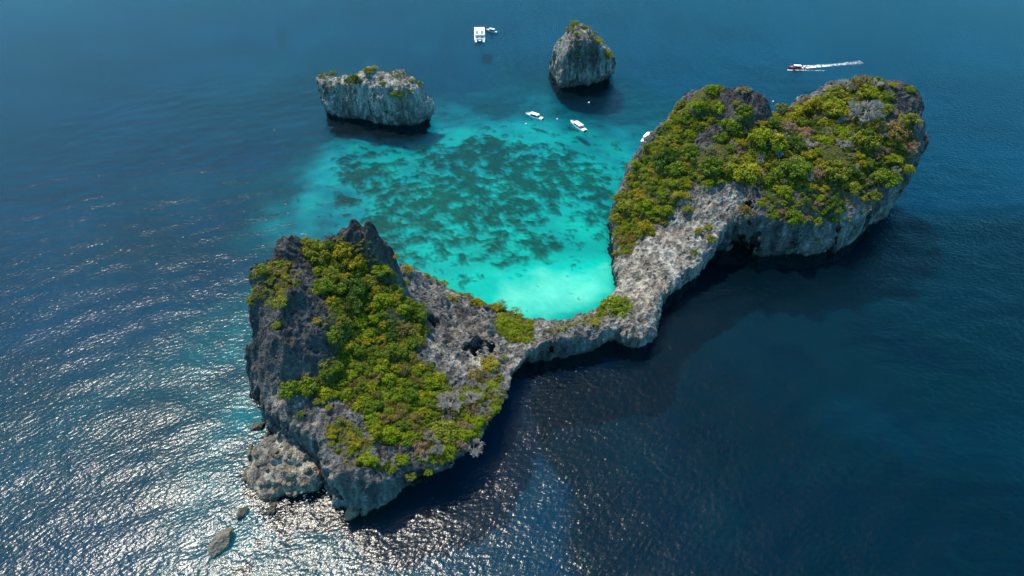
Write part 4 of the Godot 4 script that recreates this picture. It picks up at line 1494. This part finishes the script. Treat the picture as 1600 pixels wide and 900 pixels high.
	[86.0,16.6,-256.6,2.3,"yellow","yellow shrub at the seaward edge of the pale saddle"],
	[91.3,18.3,-259.5,1.9,"lime","small lime shrub at the top of the saddle's seaward edge"],
	[91.0,16.6,-252.3,2.5,"olive","olive shrub on the saddle's seaward cliff edge"],
	[83.1,14.4,-246.4,2.2,"green","green cushion shrub in a hollow of the saddle's seaward side"],
	[54.1,7.7,-254.8,2.0,"bright","small bright bush on the lagoon flank of the pale neck"],
	[53.3,6.6,-263.3,2.9,"brown","brown shrub on the lagoon flank of the pale neck"],
	[115.6,26.2,-266.1,2.3,"bright","bright bush on the cliff above the sea cave"],
	[120.4,20.1,-260.5,2.6,"green","green bush hanging on the cliff right of the sea cave"],
	[130.0,15.3,-260.1,5.6,"green","broad green bush on the ledge low over the sea"],
	[151.3,21.7,-269.2,5.8,"dark","dark green bush on the lower front cliff"],
	[143.0,19.1,-263.3,2.6,"bright","bright bush on the lower front cliff, left"],
	[151.9,18.5,-265.4,2.0,"lime","lime bush lowest of the front cliff's gully"],
	[144.9,26.0,-271.7,2.9,"bright","bright bush on the front cliff beneath the broad olive tree"],
	[145.0,9.3,-260.8,1.3,"lime","tiny lime bush on the pale front buttress"],
	[107.6,21.2,-263.6,4.2,"brown","brown dry bush above the sea cave's roof"],
	[43.5,10.3,-212.1,6.5,"bright","bright round bush on the middle of the rock neck above the beach"],
	[37.0,8.9,-210.9,2.7,"olive","low olive shrub on the neck left of its round bright bush"],
	[33.4,12.2,-200.6,1.8,"yellow","tiny yellow shrub on the brink of the rock neck"],
	[-122.5,22.8,-422.6,2.8,"olive","olive shrub on the left end of the broad sea stack"],
	[-116.8,21.4,-428.7,2.8,"olive","olive-brown shrub on the left top of the broad sea stack"],
	[-116.7,22.1,-412.1,2.1,"yellow","yellowish grass clump down the left face of the broad sea stack"],
	[-99.0,25.0,-408.7,5.3,"dark","dark green ball-shaped tree on the broad sea stack"],
	[-89.8,29.7,-411.7,3.2,"olive","olive tree on the highest point of the broad sea stack"],
	[-90.4,28.2,-410.9,2.3,"green","green shrub under the broad stack's highest olive tree"],
	[-86.9,31.6,-414.2,2.1,"yellow","dry yellow tree top on the broad sea stack"],
	[-80.1,26.4,-400.6,2.1,"green","green shrub in the middle of the broad sea stack's face"],
	[-73.0,21.5,-398.4,3.0,"green","green patch of shrub hanging on the broad stack's right face"],
	[-69.3,20.6,-398.7,2.5,"green","green shrub right of the hanging patch on the broad stack"],
	[-63.4,19.5,-399.4,1.9,"green","small green shrub low on the broad stack's right face"],
	[-70.5,28.1,-409.7,3.2,"greygreen","grey-olive shrub on the broad stack's right summit"],
	[-69.5,29.8,-415.4,2.3,"bare","bare grey shrub on the broad stack's right skyline"],
	[-58.3,23.6,-410.2,2.9,"olive","olive shrub on the broad stack's right shoulder"],
	[43.3,36.9,-477.2,3.9,"olive","olive-grey scrub cap on the tall sea stack's summit"],
	[39.1,35.2,-472.6,3.2,"greygreen","grey-green scrub left of the tall stack's summit"],
	[49.2,37.8,-469.1,3.0,"green","green shrub right of the tall stack's summit"],
	[43.2,35.6,-461.0,1.9,"bright","bright small shrub just below the tall stack's summit"],
	[58.6,30.8,-461.6,3.5,"yellow","yellowish shrub on the tall stack's right edge, upper"],
	[66.0,23.9,-467.3,3.0,"yellow","yellow-green shrub on the tall stack's right edge, middle"],
	[66.7,19.3,-466.6,3.2,"lime","lime shrub on the tall stack's right edge, lower"],
	[43.6,24.7,-455.5,1.9,"green","green shrub in the crack of the tall stack's front face"],
	[55.3,26.8,-458.3,1.5,"olive","small olive shrub on the tall stack's front face"],
	[33.4,28.4,-472.2,2.0,"greygreen","grey-green shrub on the tall stack's left edge"],
]
const LANDMARKS := [[-55.1,-211.7,"the rock pinnacle"],[-78.9,-168.0,"the western dark crag"],[-73.7,-205.6,"the big olive crest tree"],[-60.8,-199.0,"the biggest dark gully tree"],[-14.7,-190.2,"the black cave mouth"],[-37.6,-216.3,"the grey karst field"],[-73.7,-152.9,"the spreading cliff tree"],[-59.8,-134.3,"the blue-grey rock slope"],[-21.3,-156.4,"the biggest bare brow tree"],[-12.9,-139.5,"the bare tree at the brink"],[-30.1,-151.0,"the yellowest lime bush"],[-41.5,-129.9,"the white branches on the southern rim"],[-23.1,-144.4,"the big olive southern bush"],[-44.2,-186.4,"the small gully outcrop"],[43.9,-215.9,"the neck's round bush"],[0.0,-200.2,"the neck's green cluster"],[-44.7,-160.0,"the thicket's middle"],[-57.8,-163.5,"the thicket's upper hem"],[120.8,-326.1,"the left peak's crag"],[142.4,-340.6,"the notch of open sea"],[128.5,-311.0,"the largest yellow-green tree"],[176.1,-316.2,"the big bare silver tree"],[205.6,-336.5,"the right crag"],[146.2,-318.8,"the pair of mauve crowns"],[78.8,-306.3,"the big dark lagoon-slope tree"],[106.5,-278.3,"the dark ravine"],[157.9,-295.2,"the central grey cliff"],[86.6,-271.2,"the pale rock saddle"],[65.7,-280.2,"the cape's brightest bush"],[110.4,-257.9,"the sea cave"],[148.0,-268.5,"the lower front cliff"],[184.9,-345.2,"the skyline trees"],[74.3,-323.2,"the half-hidden boat"],[154.1,-286.3,"the broad olive tree"],[106.4,-341.7,"the left peak's summit tree"],[57.7,-271.3,"the cape's lower end"],[133.6,-281.6,"the wide front-slope tree"],[178.5,-281.6,"the right shoulder"],[-99.6,-411.2,"the broad stack's ball-shaped tree"],[-88.8,-416.2,"the broad stack's highest point"],[-58.5,-410.6,"the broad stack's right shoulder"],[-120.4,-426.7,"the broad stack's left end"],[46.8,-479.8,"the tall stack's summit"],[67.3,-470.1,"the tall stack's right edge"]]
const DEPTHS := [[25.1,-218.3,0.3],[13.9,-217.3,0.5],[38.4,-225.4,0.3],[28.8,-230.5,0.9],[14.6,-235.2,1.2],[0,-234.7,1.5],[15.2,-250.4,2.2],[39.3,-249.7,1.6],[-12,-246.4,2.8],[0,-273.1,4],[-31.8,-268.4,4.5],[40,-290,4.2],[-34.9,-310,5.5],[18.2,-330.4,6],[-63,-311,6.2],[48.6,-344.3,6],[-77.3,-360.9,7],[-33.1,-398,7.2],[12.5,-402.4,7.2],[53.5,-394.8,7.8],[-105.8,-348,8.2],[-97.4,-387.1,8.2],[-114.6,-320.6,8.3],[-113.9,-302.5,8.8],[-125.4,-306.5,9.4],[-137.5,-317.7,10.6],[-122.1,-293,10.4],[-138.5,-340,12],[-86.1,-419,11],[-43.9,-431.2,10],[-9.2,-460.9,12],[22.7,-452.4,10.5],[55.4,-460.9,12],[80.2,-439.2,11.5],[83.6,-402.4,9.5],[62.9,-369.5,7.5],[-168.4,-386.4,17],[-140.4,-426.9,15],[-161.4,-314.4,17],[-122.9,-268.9,13],[-49.7,-506.2,17],[26.7,-558.2,17],[126.6,-518.5,17],[0,-635.4,17],[-170.1,-602.7,17],[-265.8,-430.9,17],[-180.9,-235.2,17],[-149.7,-258.6,17],[25.8,-167.9,25],[53.9,-184.3,25],[116.9,-218.5,21.5],[-21.6,-118.5,15],[45.6,-126.4,25],[-114.1,-189.9,11.3],[-106.3,-157.4,10.9],[-103.8,-135.4,10.8],[-82.4,-123.1,10.8],[-59.9,-118.7,11.2],[-102.8,-175.1,9.9],[-113.8,-203.2,9.9],[-127.1,-237,10.6],[-113.4,-182,10.2],[-106.6,-151.3,10.4],[-35.7,-131.1,12],[-18.9,-147.5,13],[0,-177.7,13],[-134.2,-158.9,13],[-141,-119,16],[-38.7,-119.4,12.5],[0,-146.1,15],[27.7,-194.8,25],[36.6,-186,25],[16.2,-184.3,25],[16.9,-202.8,21.5],[45.6,-208.6,21.5],[19.5,-217.4,0.2],[30.8,-219.4,0.2],[44,-232.1,0.4],[46.8,-243.9,0.8],[48.3,-256.8,1.4],[22.7,-224.8,0.5],[17,-223.2,0.6],[31.5,-227.5,0.6],[9.8,-218.1,0.5],[23.6,-239,1.3],[5.8,-230.8,1.2],[35.4,-239.7,1.1],[-105.5,-430.5,12],[-78.6,-426.6,11.5],[28.6,-209.7,21.5],[14.2,-208.2,21.5],[61.6,-216.5,21.5],[76.6,-246.9,21.5],[92.1,-261.5,21.5],[107.6,-279.7,21.5],[63.3,-231.2,21.5],[77.1,-259,21.5],[45.8,-214.1,17],[28.9,-214.5,21.5],[57.9,-214.5,21.5],[81,-214.5,21.5],[101.6,-240,21.5],[78.3,-231.2,21.5],[79.5,-254.1,21.5],[111,-279.7,21.5],[153.2,-285.2,21.5],[92.3,-240,21.5],[146.3,-264,21.5],[206.6,-290.8,21.5],[288.9,-388.2,18],[77.3,-167.9,25],[194.7,-199.1,21.5],[112.1,-121.6,25],[398.8,-605.4,18],[-136.1,-602.7,17]]
const REEFS := [[-35.9,-323.6,0.93],[-69.0,-304.5,0.85],[18.4,-337.3,0.90],[47.3,-330.4,0.80],[-7.7,-357.6,0.75],[-93.0,-352.4,1.10],[-18.1,-384.6,1.10],[-43.2,-370.8,0.75],[-57.0,-353.1,0.30],[-33.4,-404.5,0.05],[8.4,-409.0,0.15],[33.4,-404.5,0.30],[60.2,-383.0,0.20],[-144.3,-366.8,-0.60],[-118.5,-270.4,-0.60],[-144.1,-270.4,-0.60],[-135.9,-203.2,-0.60],[-103.7,-168.7,-0.60],[-113.0,-140.0,-0.60],[-73.0,-115.7,-0.60],[-41.7,-115.7,-0.60],[-21.7,-127.4,-0.60],[0.0,-153.7,-0.60],[12.7,-178.4,-0.60],[25.9,-185.1,-0.60],[42.6,-195.8,-0.60],[71.6,-223.2,-0.60],[90.7,-245.5,-0.60],[123.7,-255.1,-0.60],[154.6,-255.1,-0.60],[204.4,-298.5,-0.60],[-45.6,-458.4,-0.60],[-89.0,-442.7,-0.60],[88.2,-437.7,-0.60],[45.6,-458.4,-0.60],[0.0,-469.3,-0.60],[-126.1,-409.0,-0.60],[23.8,-298.5,0.35],[43.4,-307.6,0.75],[-13.3,-286.8,0.62],[-49.2,-281.2,0.62],[-32.0,-270.4,0.55],[0.0,-274.7,0.60],[12.9,-273.1,0.95],[-6.2,-255.1,0.25],[-30.9,-254.1,0.30],[15.3,-250.3,0.00],[38.4,-270.4,0.12],[29.6,-236.3,0.00],[0.0,-238.6,0.00],[-109.1,-330.4,0.05],[-111.8,-310.7,0.00],[-91.5,-323.6,0.65],[-83.9,-310.7,0.30],[-115.8,-298.5,0.00],[-71.2,-374.8,0.35],[-87.0,-387.1,0.40],[27.2,-298.5,0.20],[31.4,-310.7,0.25],[-59.8,-286.8,0.70],[-20.4,-298.5,0.70],[21.2,-317.1,0.70],[-37.4,-344.3,0.85],[0.0,-317.1,0.90],[-80.7,-292.6,0.80],[-92.5,-301.5,0.20],[-58.2,-330.4,0.90],[-113.7,-351.6,0.10],[75.7,-409.0,0.10],[0.0,-359.1,0.85],[23.0,-357.6,0.85],[43.3,-348.0,0.85],[60.6,-351.6,0.30],[55.6,-323.6,0.50],[-48.9,-310.7,0.90],[-14.0,-310.7,0.88],[49.6,-317.1,0.75],[-82.2,-395.7,0.30]]
